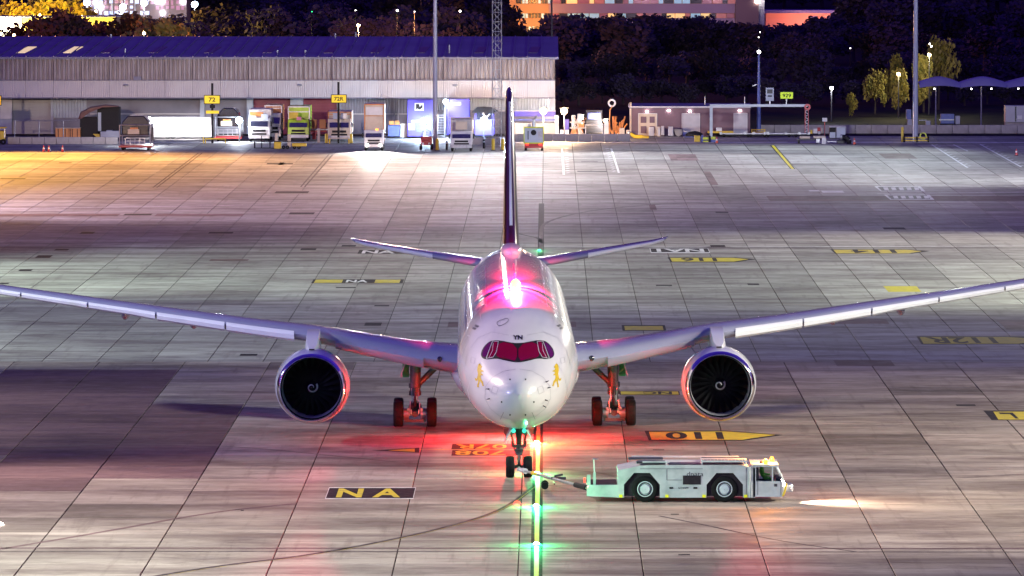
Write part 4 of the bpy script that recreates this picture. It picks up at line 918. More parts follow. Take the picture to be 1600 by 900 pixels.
for px, lit in ((42,1),(115,1),(174,0),(248,0),(333,0),(423,0),(518,0),(590,0),(661,0),(752,0),(835,0)):
    yc = 14; x0 = HF.x(px, yc); zc = z_e+.02+(yc-.35)*sl_
    part('skylight', MB().add([(x0-.75,yc-6,zc-6*sl_+.05),(x0+.35,yc-6,zc-6*sl_+.05),(x0+.75,yc+6,zc+6*sl_+.05),(x0-.35,yc+6,zc+6*sl_+.05),(x0-.75,yc-6,zc-6*sl_-.1),(x0+.35,yc-6,zc-6*sl_-.1),(x0+.75,yc+6,zc+6*sl_-.1),(x0-.35,yc+6,zc+6*sl_-.1)], [(0,1,2,3),(4,5,1,0),(5,6,2,1),(6,7,3,2),(7,4,0,3)]), M['skylit'] if lit else M['skydark'], hang)
for px, py in ((174,60),(524,52),(556,50),(434,82),(477,82),(196,76),(702,70)):
    dy = 40 if py < 65 else 8; a = HF.at(px, py, dy); part('vent_pipe', MB().cyl((a.x, dy, z_e+(dy-.35)*sl_-.1), (a.x, dy, max(a.z, z_e+(dy-.35)*sl_+.4)), .12, .12, 8), M['steel'], hang)
lw = MB().box(((xl+xr)/2, 4.2, z_f0/2), (xr-xl, .3, z_f0-.02)); part('lower_wall', lw, M['wall'], hang)
for a, b_, top, m in ((20,80,156,'greydoor'),(396,454,154,'shutter'),(474,527,154,'shutter')):
    x0, x1 = HF.x(a, 4), HF.x(b_, 4); z1 = HF.z(top, 4); dd = part('roller_door', MB().box(((x0+x1)/2, 3.98, z1/2), (x1-x0, .1, z1)), M[m], hang)
    n = 12; slat = MB().box((0,0,0), (x1-x0-.1, .06, z1/n-.03)).mesh('slat', M[m])
    for k in range(n): link('slat', slat, dd, ((x0+x1)/2, 3.90, (k+.5)*z1/n))
for a, b_ in ((80,84),(386,396),(454,474),(313,320),(527,531),(0,19)): x0, x1 = HF.x(a, 4), HF.x(b_, 4); part('pillar', MB().box(((x0+x1)/2, 3.7, z_f0/2), (x1-x0, .5, z_f0-.03)), M['pwall'], hang)
ribbed('ribbed_wall', HF.x(84,4), HF.x(136,4), HF.z(184,4), z_f0-.05, .35, .08, 3.9, M['pwall'], hang)
ribbed('ribbed_wall', HF.x(531,4), HF.x(640,4), HF.z(178,4), z_f0-.05, .35, .08, 3.9, M['wall'], hang); ribbed('ribbed_wall', HF.x(640,4), HF.x(860,4), HF.z(172,4), z_f0-.05, .35, .08, 3.9, M['pwall'], hang)
part('white_panel', MB().box(((HF.x(0,3)+HF.x(19,3))/2, 3.3, (HF.z(156,3)+HF.z(186,3))/2), (HF.x(19,3)-HF.x(0,3), .15, HF.z(156,3)-HF.z(186,3))).box((HF.x(8,3), 3.15, HF.z(174,3)), (1.1,.1,.28)), M['twhite'], hang)
for a_, b__ in ((137,312),(531,640)): part('dado_band', MB().box(((HF.x(a_)+HF.x(b__))/2, 3.68, HF.z(178,4)), (HF.x(b__)-HF.x(a_), .1, .14)), M['fascia'], hang)
for px in (197,468,711): part('wall_lamp', MB().ball((HF.x(px), -.12, HF.z(133)), .24, 10, 6, (1.4,.6,.6)), M['steel'], hang)
part('vent_louvre', MB().box((HF.x(215), .35, HF.z(124)), (.9,.5,.7)), M['wall'], hang)
for px in (616, 622): part('downpipe', MB().cyl((HF.x(px,3), 3.4, .1), (HF.x(px,3), 3.4, z_f0), .09, .09, 8), M['wall'], hang)

# ---- concrete barrier walls (each block a part)
def barrier(name, label, px0, px1, by, h=.82, bw=1.5, dep=.55, mt='concw', slope=0):
    f = Fr(px0, by); n = max(1, round((f.x(px1))/bw)); bw = f.x(px1)/n
    t = thing(name, label, 'barrier', f.o); me = MB().prism([(-dep/2,0),(dep/2,0),(dep*.3,h),(-dep*.3,h)], .02, bw-.02, 'YZ').mesh('block', M[mt], bevel=.03)
    for k in range(n): link('block', me, t, (k*bw, random.uniform(-.03,.03)+slope*k, 0))
    return t
barrier('concrete_barrier', 'concrete block barrier under the orange light at the far left', 12, 184, 225)
barrier('concrete_barrier', 'low concrete block barrier left of the lattice mast', 733, 782, 226); barrier('concrete_barrier', 'low concrete block barrier behind the small green and white generator', 803, 985, 221, h=.9)
barrier('concrete_barrier', 'long grey concrete block wall behind the baggage dollies at far right', 1185, 1640, 208.5, h=1.05, bw=2.0)

# ---- trucks
TRK = {}
def truck(label, px, by, w_, hcab, mcab, hbox=0, mbox=None, lbox=6.0, dx=0, deck=None, name='truck'):
    f = Fr(px, by); t = thing(name, label, 'truck', f.o); zc = .75; h = hcab
    part('cab', MB().prism([(0,zc),(1.9,zc),(1.9,h),(.35,h),(.08,zc+(h-zc)*.5)], -w_/2, w_/2, 'YZ'), M[mcab], t, bevel=.04)
    z0, z1 = zc+(h-zc)*.50, zc+(h-zc)*.80
    part('windscreen', MB().box((0, .06, (z0+z1)/2), (w_*.84, .10, z1-z0), rx=-.13), M['glass'], t)
    part('grille', MB().box((0,-.02,zc+(h-zc)*.28), (w_*.62,.05,(h-zc)*.13)), M['black'], t); part('grille', MB().box((0,-.02,zc+(h-zc)*.10), (w_*.7,.05,(h-zc)*.10)), M['black'], t)
    part('bumper', MB().box((0,-.08,.62), (w_,.28,.38)), M['twhite'] if mcab != 'twhite' else M['steel'], t, bevel=.03)
    for s in (-1,1):
        part('headlight', MB().box((s*w_*.40,-.24,.66), (.32,.05,.18)), M['steel'], t); part('mirror', MB().box((s*(w_/2+.16),.25,(z0+z1)/2), (.16,.12,.55)).cyl((s*w_/2,.3,z1),(s*(w_/2+.16),.25,z1),.02,.02,5), M['black'], t)
        for yy in (.9, 1.6+lbox*.75): part('wheel', MB().lathe([(-.14,.28),(-.15,.42),(-.1,.5),(.1,.5),(.15,.42),(.14,.28)], 'X', (s*(w_/2-.18), yy, .5), 18), M['dark'], t, smooth=40)
    part('chassis', MB().box((0,1.2+lbox/2,.75), (w_*.5,lbox+2,.3)), M['black'], t)
    if hbox:
        part('box_body', MB().box((dx,2.1+lbox/2,(1.05+hbox)/2), (w_*1.03,lbox,hbox-1.05)), M[mbox], t, bevel=.03)
        part('body_front_frame', MB().box((dx-w_*.5,2.05,(1.05+hbox)/2),(.12,.14,hbox-1.05)).box((dx+w_*.5,2.05,(1.05+hbox)/2),(.12,.14,hbox-1.05)).box((dx,2.05,hbox-.06),(w_,.14,.12)).box((dx,2.05,(h+hbox)/2+.1),(w_,.1,.1)), M['orange'] if mbox == 'cream' else M['steel'], t)
    return t, f
t, f = truck('white truck cab lit orange with advertising panels above its windscreen, left of the lime truck', 405, 222, 2.5, 2.9, 'twhite', 3.8, 'twhite')
part('roof_panel', MB().box((-.3,.1,3.3),(1.6,.15,.5)), M['orange'], t); part('roof_panel', MB().box((.65,.05,2.95),(.8,.15,.75)), M['pwall'], t); part('roof_panel', MB().box((-.7,.0,2.95),(.7,.12,.35)), M['cream'], t)
t, f = truck('white truck mostly hidden behind the orange lit white cab', 426, 219, 2.0, 3.2, 'twhite', 4.1, 'orange')
t, f = truck('lime green truck with yellow roof box and dark windscreen', 466, 221, 2.5, 2.6, 'lime', 4.1, 'lime')
part('roof_panel', MB().box((-.55,.0,3.1),(1.1,.15,.75)), M['yellow'], t); part('roof_panel', MB().box((.1,-.12,2.72),(.55,.12,.4)), mat('pink notice', (.8,.25,.35), .5), t)
t, f = truck('beige truck behind the 72R sign post with equipment on its cab roof', 530, 223, 2.7, 2.8, 'cream', 3.6, 'cream')
part('roof_unit', MB().box((-.35,.3,3.15),(.75,.6,.75)), M['pwall'], t, bevel=.03); part('roof_unit', MB().box((.55,.3,3.15),(.7,.6,.7)), M['steel'], t, bevel=.03)
t, f = truck('box truck driving towards the camera with both headlights on', 584, 236, 2.2, 2.35, 'twhite', 5.3, 'cream', 5)
part('body_panel', MB().box((0,2.0,4.5),(1.9,.08,.9)), M['twhite'], t); part('body_panel', MB().box((0,1.98,3.5),(1.9,.08,.8)), M['cream'], t)
for s in (-1,1):
    part('headlight_lens', MB().lathe([(-.02,.16),(.03,.005)], 'Y', (s*.75,-.32,.68), 12), M['lampw'], t)
    light('truck_headlight', 'SPOT', (s*.75,-.4,.72), (1,.93,.85), 30000, t, (s*.9,-14,-.6), 70, .7, .08)
part('roof_beacon', MB().box((.35,.4,2.45),(.3,.2,.14)), M['amber'], t)
t, f = truck('white high lift truck with grey box body between the two masts', 721, 237, 2.45, 2.3, 'twhite', 3.6, 'steel', 5)
part('lift_frame', MB().box((-1.2,.9,3.0),(.12,.12,1.7)).box((1.2,.9,3.0),(.12,.12,1.7)).box((0,.9,3.85),(2.6,.12,.14)).box((0,.85,2.95),(1.3,.5,.9)), M['cream'], t)
# small generator vehicle with green yellow frame
f = Fr(834, 235.5); gp = thing('ground_power_unit', 'white power unit with yellow green edge frame and a round emblem', 'generator', f.o)
w_ = f.x(849)-f.x(818); z0, z1 = f.z(223.5), f.z(199)
part('housing', MB().box((0,1.3,(z0+z1)/2),(w_-.1,2.6,z1-z0-.04)), M['pwall'], gp, bevel=.03)
M['ygf'] = mat('yellow green frame paint', (.60,.68,.04), .45, 0, .05, 2)
part('edge_frame', MB().box((0,-.03,z1),(w_,.1,.14)).box((0,-.03,z0),(w_,.1,.14)).box((-w_/2+.03,-.03,(z0+z1)/2),(.1,.1,z1-z0)).box((w_/2-.03,-.03,(z0+z1)/2),(.1,.1,z1-z0)), M['ygf'], gp)
part('chassis', MB().box((0,1.2,.62),(w_-.15,2.4,.5)).box((0,-.15,.42),(w_-.3,.2,.2)), M['red'], gp); part('emblem', MB().lathe([(-.06,.001),(-.06,.3),(.02,.32)], 'Y', (-.02,-.02,(z0+z1)/2+.3), 20), M['black'], gp); part('louvre', MB().box((.75,-.03,(z0+z1)/2+.1),(.5,.06,.7)), M['steel'], gp)
part('handle', MB().box((-.65,-.03,(z0+z1)/2),(.1,.06,1.0)), M['black'], gp); part('exhaust', MB().cyl((0,.8,z1),(0,.8,z1+.8),.22,.18,10).cyl((0,.8,z1+.8),(.35,.6,z1+1.3),.1,.1,8).box((-.5,.9,z1+.2),(.4,.4,.3)), M['steel'], gp)
for s in (-1,1):
    for yy in (.3,2.1): part('wheel', MB().lathe([(-.12,.2),(-.13,.34),(.13,.34),(.12,.2)], 'X', (s*(w_/2-.2),yy,.34), 16), M['dark'], gp, smooth=40)
    part('tail_lamp', MB().box((s*.75,-.07,.72),(.35,.06,.14)), M['redlens'], gp)
# white overexposed trailer body, brightened by added spots
f = Fr(286, 217); tr = thing('box_trailer', 'brilliantly floodlit white box trailer left of the 72 sign', 'trailer', f.o)
part('box_body', MB().box((0,1.3,(f.z(184)+f.z(214.5))/2),(f.x(334)-f.x(238),2.5,f.z(184)-f.z(214.5))), M['twhite'], tr, bevel=.03)
part('side_rail', MB().box((0,-.02,f.z(184)),(f.x(334)-f.x(238),.1,.1)), M['steel'], tr)
for px in (262,270,318,326): part('wheel', MB().lathe([(-.12,.2),(-.13,.42),(.13,.42),(.12,.2)], 'Y', (f.x(px),.25,.42), 16), M['dark'], tr, smooth=40)
for xx, l_ in ((-4.2,'left'),(1.5,'right')):
    p = f.o + Vector((xx, -5.0, 4.6)); light('trailer_fill', 'SPOT', p, (.92,.93,1), 9000, None, (f.o.x+xx*.4, f.o.y, 1.2), 64, .5, .15)  # unseen spots added to brighten the trailer side
# cargo loaders with dark domed containers and cage frames
def loader(label, px, by, k=1.0):
    f = Fr(px, by); t = thing('cargo_loader', label, 'cargo loader', f.o); w_ = 3.5*k
    part('platform', MB().box((0,2.2,.45),(w_+.3,4.4,.25)), M['red'], t, bevel=.03)
    part('dome_container', MB().prism([(-w_/2+.2,1.7),(w_/2-.2,1.7),(w_/2-.2,3.3),(w_/2-.8,3.95),(-w_/2+.9,3.95),(-w_/2+.2,3.2)], .7, 4.2), M['glass'], t, bevel=.12)
    for s in (-1,1):
        for yy in (0,4.2): part('guard_post', MB().cyl((s*w_/2,yy,.5),(s*w_/2,yy,2.9),.07,.07,6), M['steel'], t)
    for zz in (2.9,1.7): part('guard_rail', MB().cyl((-w_/2,0,zz),(w_/2,0,zz),.07,.07,6), M['steel'], t)
    part('crate', MB().box((-.15,-.05,2.15),(1.3,.5,.55)), M['cream'], t); part('crate', MB().box((-.1,-.08,2.53),(.9,.4,.2)), M['orange'], t)
    cg = MB()
    for i in range(5): cg.box((-1.1+i*.55,-.02,1.05),(.06,.06,.8))
    for i in range(3): cg.box((0,-.02,.72+i*.35),(2.4,.06,.05))
    part('cage', cg, M['steel'], t); part('control_panel', MB().box((w_/2+.25,.2,1.9),(.3,.3,1.5)), M['gear'], t, bevel=.03)
    for s in (-1,1):
        for yy in (.6,3.6): part('wheel', MB().lathe([(-.12,.1),(-.13,.3),(.13,.3),(.12,.1)], 'X', (s*(w_/2-.3),yy,.3), 14), M['dark'], t, smooth=40)
    return t, f
loader('cargo loader with dark domed load at the left edge of the floodlit trailer', 211, 235)
loader('second cargo loader, behind the yellow rail under the 72 sign', 356, 221, .85)
# dark lean-to with tarpaulin, steps and crates
f = Fr(150, 216); t = thing('storage_shelter', 'black storage shelter with a brown tarpaulin roof and pale steps', 'shelter', f.o)
part('wall', bx(bx(MB(), f, 125, 184, 152, 215, 0, 4), f, 152, 168, 186, 215, 1, 4), M['black'], t); part('doorway', bx(MB(), f, 153, 176, 158, 205, .8, .95), M['pwall'], t)
part('tarpaulin', MB().add([f.at(*q) for q in ((122,186,-.2),(126,177,-.2),(142,169,-.2),(165,165,-.2),(186,167,-.2),(160,168,-.25),(140,176,-.3),(127,186,-.4),(122,186,4),(126,175,4),(142,167,4),(165,163,4),(186,165,4))], [(0,1,2,3,4,5,6,7),(0,8,9,1),(1,9,10,2),(2,10,11,3),(3,11,12,4)]), M['tarp'], t)
part('steps', bx(bx(bx(MB(), f, 157, 206, 166, 215, -.8, .7), f, 166, 204, 175, 215, -.8, .7), f, 175, 205, 186, 215, -.8, .7), M['pwall'], t); part('yellow_edge', MB().prism([f.xz(*q) for q in ((146,209),(156,209),(157,215),(153,215))], -.9, -.8), M['yellow'], t)
CR = MB().box((0,.6,.62),(1.3,1.2,1.2)).mesh('crate', M['orange'], bevel=.04)
for px, l_ in ((95,'orange crate, left of the pair below the ribbed wall'),(106,'orange crate, middle of three by the black shelter'),(117,'pale orange crate touching the black storage shelter')): f = Fr(px, 216.5); t_ = link('crate', CR, None, f.o); tag(t_, l_, 'crate', 'crates by the shelter'); part('lid', MB().box((0,.6,1.26),(1.34,1.24,.07)), M['cream'], t_); part('strap', MB().box((-.3,-.02,.6),(.08,.03,1.15)).box((.3,-.02,.6),(.08,.03,1.15)), M['arch'], t_)
f = Fr(100, 219); t = thing('wire_fence', 'thin pole fence standing in front of the grey roller door', 'fence', f.o)
for px in (23,61,99): part('post', MB().cyl((f.x(px),0,0),(f.x(px),0,2.4),.06,.06,6), M['steel'], t)
part('top_rail', MB().cyl((f.x(23),0,2.35),(f.x(120),0,2.35),.05,.05,6), M['steel'], t)
f = Fr(5, 226); t = thing('baggage_tug', 'yellow baggage tug cut off by the left edge of the frame', 'vehicle', f.o)
part('body', bx(MB(), f, -8, 205, 6, 221, 0, 2.4), M['yellow'], t, bevel=.05); part('canopy', bx(MB(), f, -8, 199, 8, 201, 0, 2), M['yellow'], t); part('canopy_post', bx(MB(), f, 6.5, 200, 8, 216, .1, .3), M['steel'], t)
for px in (-3,5): part('wheel', MB().lathe([(-.12,.1),(-.13,.34),(.13,.34),(.12,.1)], 'Y', (f.x(px),.0,.34), 14), M['dark'], t, smooth=40)
# blue containers
f = Fr(657, 216); t = thing('blue_container', 'tall blue container with a white framed square emblem and a bright lamp beside it', 'container', f.o)
part('box', MB().box((0,1.3,f.z(155)/2+.1),(f.x(677)-f.x(636),2.6,f.z(155)-.2)), M['blue'], t, bevel=.05)
part('emblem_frame', bx(MB(), f, 648, 161, 662, 173, -.08, .02), M['twhite'], t); part('emblem', MB().prism([f.xz(*q) for q in ((650,162.5),(654.5,162.5),(656,167),(660,163),(660.5,168),(656,171.5),(652,169.5),(650,171.5))], -.14, -.08), M['black'], t)
part('plate', bx(MB(), f, 638, 193, 648, 203, -.08, .02), M['cream'], t); part('door_mark', bx(MB(), f, 651, 200, 658, 206, -.05, .02), M['rail'], t); part('door_bar', bx(MB(), f, 643, 188, 668, 191, -.12, .0), M['steel'], t)
f = Fr(716, 214); t = thing('blue_container', 'blue container with a narrow white label above the high lift truck', 'container', f.o)
part('box', MB().box((0,1.3,f.z(155)/2+.1),(f.x(733)-f.x(697),2.6,f.z(155)-.2)), M['blue'], t, bevel=.05); part('label_plate', bx(MB(), f, 707, 160, 720, 164, -.08, .02), M['twhite'], t)
# stairs between containers, low units
f = Fr(686, 216); t = thing('access_stairs', 'steel access stairs between the two blue containers', 'stairs', f.o)
for k in range(9): part('tread', MB().box((0,.1+k*.28,.3+k*.3),(1.3,.28,.06)), M['steel'], t)
for s in (-1,1): part('stringer', MB().prism([(0,.1),(.2,.1),(2.5,2.8),(2.3,2.95)], s*.68-.03, s*.68+.03, 'YZ'), M['steel'], t); part('handrail', MB().cyl((s*.68,.1,1.2),(s*.68,2.4,3.8),.03,.03,6).cyl((s*.68,.1,.2),(s*.68,.1,1.2),.03,.03,6), M['steel'], t)
f = Fr(666, 234); t = thing('baggage_tractor', 'small red baggage tractor at the foot of the plain round mast', 'vehicle', f.o)
part('body', MB().box((0,1.1,1.05),(1.25,2.2,.9)), M['red'], t, bevel=.1); part('bonnet', MB().box((0,-.3,.85),(1.1,.8,.6)), M['red'], t, bevel=.08); part('roll_bar', MB().cyl((-.5,1.2,1.4),(-.5,1.2,2.1),.04,.04,6).cyl((.5,1.2,1.4),(.5,1.2,2.1),.04,.04,6).cyl((-.5,1.2,2.1),(.5,1.2,2.1),.04,.04,6), M['black'], t)
for s in (-1,1):
    part('headlight', MB().lathe([(-.03,.11),(0,.005)], 'Y', (s*.35,-.72,.75), 10), M['twhite'], t)
    for yy in (0,1.7): part('wheel', MB().lathe([(-.12,.1),(-.14,.34),(.14,.34),(.12,.1)], 'X', (s*.62,yy,.34), 14), M['dark'], t, smooth=40)
# dark pallet stacks and clutter at the shed wall
def boxes(name, label, cat, px, by, items, group=None):
    f = Fr(px, by); t = thing(name, label, cat, f.o, 0, group)
    for (nm, x0, y0, x1, y1, d0, d1, m) in items: part(nm, bx(MB(), f, x0, y0, x1, y1, d0, d1), M[m], t, bevel=.03)
    return t
boxes('baggage_cart', 'dark baggage cart with orange bins beside the tall blue container', 'cart', 615, 216, [('body',606,196,624,213,0,2,'rail'),('bin',608,189,615,195,0,1,'orange'),('bin',617,189,624,195,0,1,'orange'),('base',605,213.2,625,215,0,2,'black')])
boxes('switch_cabinet', 'brown ribbed cabinet left of the tall blue container', 'cabinet', 630, 215.5, [('case',625,193,636,214,0,1,'cream'),('door',626,195,630,213,-.05,0,'pwall'),('plinth',625,214.2,636,215.5,0,1,'concw')])
boxes('cable_rack', 'red rack with orange reels between the lime and beige trucks', 'rack', 498, 219, [('shelf',484,202,512,203.5,0,1,'steel'),('reel',486,187,495,201,0,.8,'orange'),('reel',499,187,509,201,0,.8,'orange'),('frame',486,204,510,206,0,1,'red'),('base',488,207,494,218,0,.5,'red')])
boxes('gate_pillar', 'pale rectangular pillar right of the lime truck', 'pillar', 498, 223.5, [('shaft',496,202,500,223,0,.4,'cream'),('cap',495.5,201,500.5,202,-.05,.45,'twhite')])
for px, l_ in ((510,'yellow bollard left of the beige truck'),(549,'yellow bollard right of the beige truck'),(683,'yellow bollard in front of the plain round mast'),(770.5,'yellow bollard left of the lattice mast foot'),(785.5,'yellow bollard right of the lattice mast foot')):
    f = Fr(px, 224 if px < 600 else 235); h = 1.15 if px < 600 else 1.35; t = tag(part('bollard', MB().lathe([(0,.19),(h-.1,.19),(h,.12),(h,.005)], 'Z', (0,0,0), 12), M['yellow'], None, smooth=40), l_, 'bollard', 'yellow bollards'); t.location = f.o
    part('base_ring', MB().lathe([(0,.3),(.06,.28),(.06,.19)], 'Z', (0,0,0), 12), M['black'], t)
for px, by, l_ in ((698,234,'dark bollard just left of the high lift truck'),(756,232,'dark bollard left of the lattice mast')):
    f = Fr(px, by); t = tag(part('bollard', MB().lathe([(0,.12),(1.0,.12),(1.05,.005)], 'Z', (0,0,0), 10), M['black'], None), l_, 'bollard'); t.location = f.o; part('reflective_band', MB().lathe([(.7,.125),(.85,.125)], 'Z', (0,0,0), 10), M['steel'], t)
f = Fr(530, 224.5); t = thing('yellow_rail', 'yellow height rail in front of the beige truck', 'barrier', f.o)
part('beam', bx(MB(), f, 513, 215, 547, 217, -.6, -.45), M['cream'], t); part('post', bx(MB(), f, 514, 217, 516, 224.5, -.6, -.45), M['yellow'], t); part('post', bx(MB(), f, 544, 217, 546, 224.5, -.6, -.45), M['yellow'], t)
f = Fr(336, 224); t = thing('yellow_rail', 'yellow height rail below the 72 sign', 'barrier', f.o)
part('beam', bx(MB(), f, 320, 216, 352, 218, -.3, -.15), M['yellow'], t)
for px in (317.5,321,352): part('post', bx(MB(), f, px-.8, 212 if px < 320 else 217, px+.8, 224, -.3, -.15), M['yellow'], t)
f = Fr(440, 233); t = thing('pallet_trailer', 'low black pallet trailer with yellow blocks in front of the lime truck', 'trailer', f.o)
part('frame', bx(bx(MB(), f, 397, 220.5, 475, 222, 0, 1.2), f, 397, 231, 430, 232, 0, .3), M['black'], t); part('post', bx(bx(bx(MB(), f, 397, 222, 399, 232, 0, .2), f, 408, 212, 409.5, 232, 0, .2), f, 421, 222, 422.5, 231, 0, .2), M['black'], t)
part('yellow_block', bx(MB(), f, 428, 222, 439, 232.5, -.3, .6), M['yellow'], t, bevel=.05); part('yellow_block', bx(MB(), f, 456, 224, 479, 229, -.3, .6), M['yellow'], t, bevel=.05); part('load', bx(MB(), f, 449, 210, 454.5, 230, 0, .5), M['cream'], t, bevel=.05); part('load', bx(MB(), f, 429, 208, 434, 221, 0, .5), M['cream'], t, bevel=.05)
for px in (443,449,460,467): part('wheel', MB().lathe([(-.1,.05),(-.1,.22),(.1,.22),(.1,.05)], 'Y', (f.x(px),-.1,.22), 12), M['dark'], t)
# long shed clutter right of the mast: van nose with round emblem, conveyor, blue canopy trailer
t = boxes('catering_container', 'cream and blue striped container lit from the side, behind the tail fin', 'container', 836, 213, [('box',803,192,868,213,0,2.4,'cream'),('roof_stripe',803,174,868,182,.2,2.4,'blue'),('rail',740,172.5,868,174,0,.2,'twhite'),('rail',803,186,868,188.5,0,.2,'rail'),('base_rail',803,213.2,868,214.5,0,.2,'red')])
t = boxes('blue_van', 'blue van under a dark rounded canopy left of the lattice mast', 'van', 757, 215, [('body',742,178,772,211,0,3,'blue'),('windscreen',745,176,768,186,-.1,.2,'glass'),('bumper',742,211.2,772,214,-.2,.2,'black')])
f = Fr(757, 215); part('canopy', MB().prism([f.xz(*q) for q in ((737,176),(745,168),(756,167),(770,169),(778,174),(768,177))], -.3, 2.2), M['black'], t); part('emblem_ring', MB().prism([f.xz(*q) for q in ((754,176),(756,182),(761,184),(766,178),(764,178),(761,181.5),(757.5,180),(756,176))], -.36, -.3), M['twhite'], t)
t = boxes('machinery_stack', 'white lit heap of machinery under the right hand starry lamp', 'machinery', 890, 213, [('cabinet',866,180,873,210,0,1,'twhite'),('box',875,203,889,210,-.2,.8,'twhite'),('blue_panel',881,186,889,209,.3,.6,'blue'),('column',893,180,899,210,0,.6,'twhite'),('column',902,178,909,210,0,.6,'twhite'),('shelf',890,190,914,192,-.1,.8,'cream'),('shelf',890,199,914,201,-.1,.8,'cream'),('crate',893,202,901,209,-.2,.5,'orange'),('crate',904,193,913,199,-.2,.5,'orange')])
f = Fr(890, 213)
for k in range(10): part('rod', MB().cyl(f.at(random.uniform(890,914), 210), f.at(random.uniform(890,916), random.uniform(180,196)), .05, .04, 5), M[random.choice(('twhite','cream','orange'))], t)
t = boxes('machinery_stack', 'orange and white conveyor parts heaped left of the purple shed', 'machinery', 965, 213, [('cabinet',944,190,951,210,0,.8,'twhite'),('box',968,200,976,210,-.1,.8,'cream'),('box',978,203,985,210,0,.5,'cream'),('base',944,210.2,986,212,-.2,1,'concw')])
f = Fr(965, 213)
for k in range(16): a = random.uniform(955,970); part('rod', MB().cyl(f.at(a, 209), f.at(a+random.uniform(-5,12), random.uniform(181,197)), .07, .09, 5), M['orange'], t)
part('mast', MB().cyl(f.at(952,210), f.at(953,170), .09, .07, 6).cyl(f.at(953,172), f.at(957,165), .07, .07, 6), M['orange'], t); part('ring', MB().lathe([(-.05,.28),(-.05,.5),(.05,.5),(.05,.28)], 'Y', tuple(f.at(956,161)), 16, True), M['twhite'], t)
f = Fr(927, 214); t = thing('guard_rail', 'thin white rail between the two heaps of machinery', 'rail', f.o); part('top_bar', MB().cyl(f.at(914,195), f.at(943,195), .06, .06, 6), M['twhite'], t)
for px in (915,942): part('post', MB().cyl(f.at(px,212), f.at(px,195), .05, .05, 6), M['twhite'], t)
boxes('parked_van', 'dark van in shadow behind the thin white rail', 'van', 928, 211, [('body',915,172,941,207,0,4,'glass'),('bumper',915,207.2,941,210,-.1,.3,'black'),('windscreen',918,176,938,186,-.08,.1,'rail')])

# ---- masts with floodlight heads
def head(parent, z, n, tgt_dir, rad=1.6):
    ring = part('head_frame', MB().lathe([(z-.12,rad),(z,rad+.12),(z+.12,rad),(z,rad-.12)], 'Z', (0,0,0), 20, True).cyl((-rad,0,z),(rad,0,z),.07,.07,6).cyl((0,-rad,z),(0,rad,z),.07,.07,6), M['steel'], parent)
    me = MB().box((0,0,0),(.7,.22,.5),rx=.9).mesh('lamp_housing', M['gear'], bevel=.03); me2 = MB().box((0,-.1,-.12),(.58,.02,.38),rx=.9).mesh('lamp_glass', M['lampw'])
    for k in range(n):
        a = 2*math.pi*k/n; loc = (math.sin(a)*rad, -math.cos(a)*rad, z-.3)
        h = link('lamp_housing', me, parent, loc, a); link('lamp_glass', me2, h)
f = Fr(680, 232.5); mA = thing('floodlight_mast', 'plain round grey floodlight mast behind the small red tractor', 'light mast', f.o)
part('pole', MB().lathe([(0,.36),(.5,.29),(8,.26),(20,.21),(31,.15)], 'Z', (0,0,0), 18), M['wing'], mA, smooth=60); part('base_plate', MB().box((0,0,.04),(1,1,.08)), M['steel'], mA); head(mA, 31, 8, None)
f = Fr(1430, 222); mC = thing('floodlight_mast', 'tall pale floodlight mast standing in a yellow and black guard on the right', 'light mast', f.o)
part('pole', MB().lathe([(0,.36),(.5,.33),(8,.30),(20,.24),(31,.17)], 'Z', (0,0,0), 18), M['wing'], mC, smooth=60); head(mC, 31, 8, None)
gd = MB(); part('guard_rail', MB().box((0.05,-.75,.55),(3.0,.14,.16)), M['yellow'], mC); part('guard_rail', MB().box((0.05,-.75,.22),(3.0,.14,.14)), M['yellow'], mC)
for xx in (-1.35,.15,1.5): part('guard_post', MB().box((xx,-.72,.35),(.22,.2,.7)), M['black'], mC)
part('yellow_post', MB().box((-1.55,-.3,.9),(.28,.28,1.8)), M['yellow'], mC); part('cable_drum', MB().lathe([(-.2,.3),(-.2,.42),(.2,.42),(.2,.3)], 'Y', (.9,-.5,.75), 16), M['ygf'], mC)
f = Fr(776.5, 232); mB = thing('lattice_mast', 'violet grey lattice floodlight mast between two yellow bollards', 'light mast', f.o)
hw = .52; lat = MB()
for sx in (-1,1):
    for sy in (-1,1): part('leg', MB().cyl((sx*hw,sy*hw,0),(sx*hw,sy*hw,31),.055,.05,6), M['steel'], mB)
seg = MB()
for i in range(4):
    c = [(-hw,-hw),(hw,-hw),(hw,hw),(-hw,hw)]; a, b_ = c[i], c[(i+1)%4]
    seg.cyl((*a,0),(*b_,0),.03,.03,5,False).cyl((*a,0),(*b_,1.1),.026,.026,5,False)
sm = seg.mesh('bracing', M['steel'])
for k in range(28): link('bracing', sm, mB, (0,0,.3+k*1.1), (k%2)*math.pi/2)
head(mB, 31, 8, None); part('ladder', MB().cyl((-.15,-.3,0),(-.15,-.3,30),.02,.02,4).cyl((.15,-.3,0),(.15,-.3,30),.02,.02,4), M['steel'], mB, stuff=True)
f = Fr(862, Y=742); t = thing('thin_pole', 'thin pale pole rising behind the right end of the blue violet roof', 'pole', f.o); part('pole', MB().cyl((0,0,0),(0,0,26),.14,.10,8), M['gear'], t); part('foot', MB().box((0,0,.05),(.6,.6,.1)), M['concw'], t)
f = Fr(1185.5, 210); t = thing('slim_mast', 'slim dark tapering mast with a small lamp on top behind the gantry', 'mast', f.o)
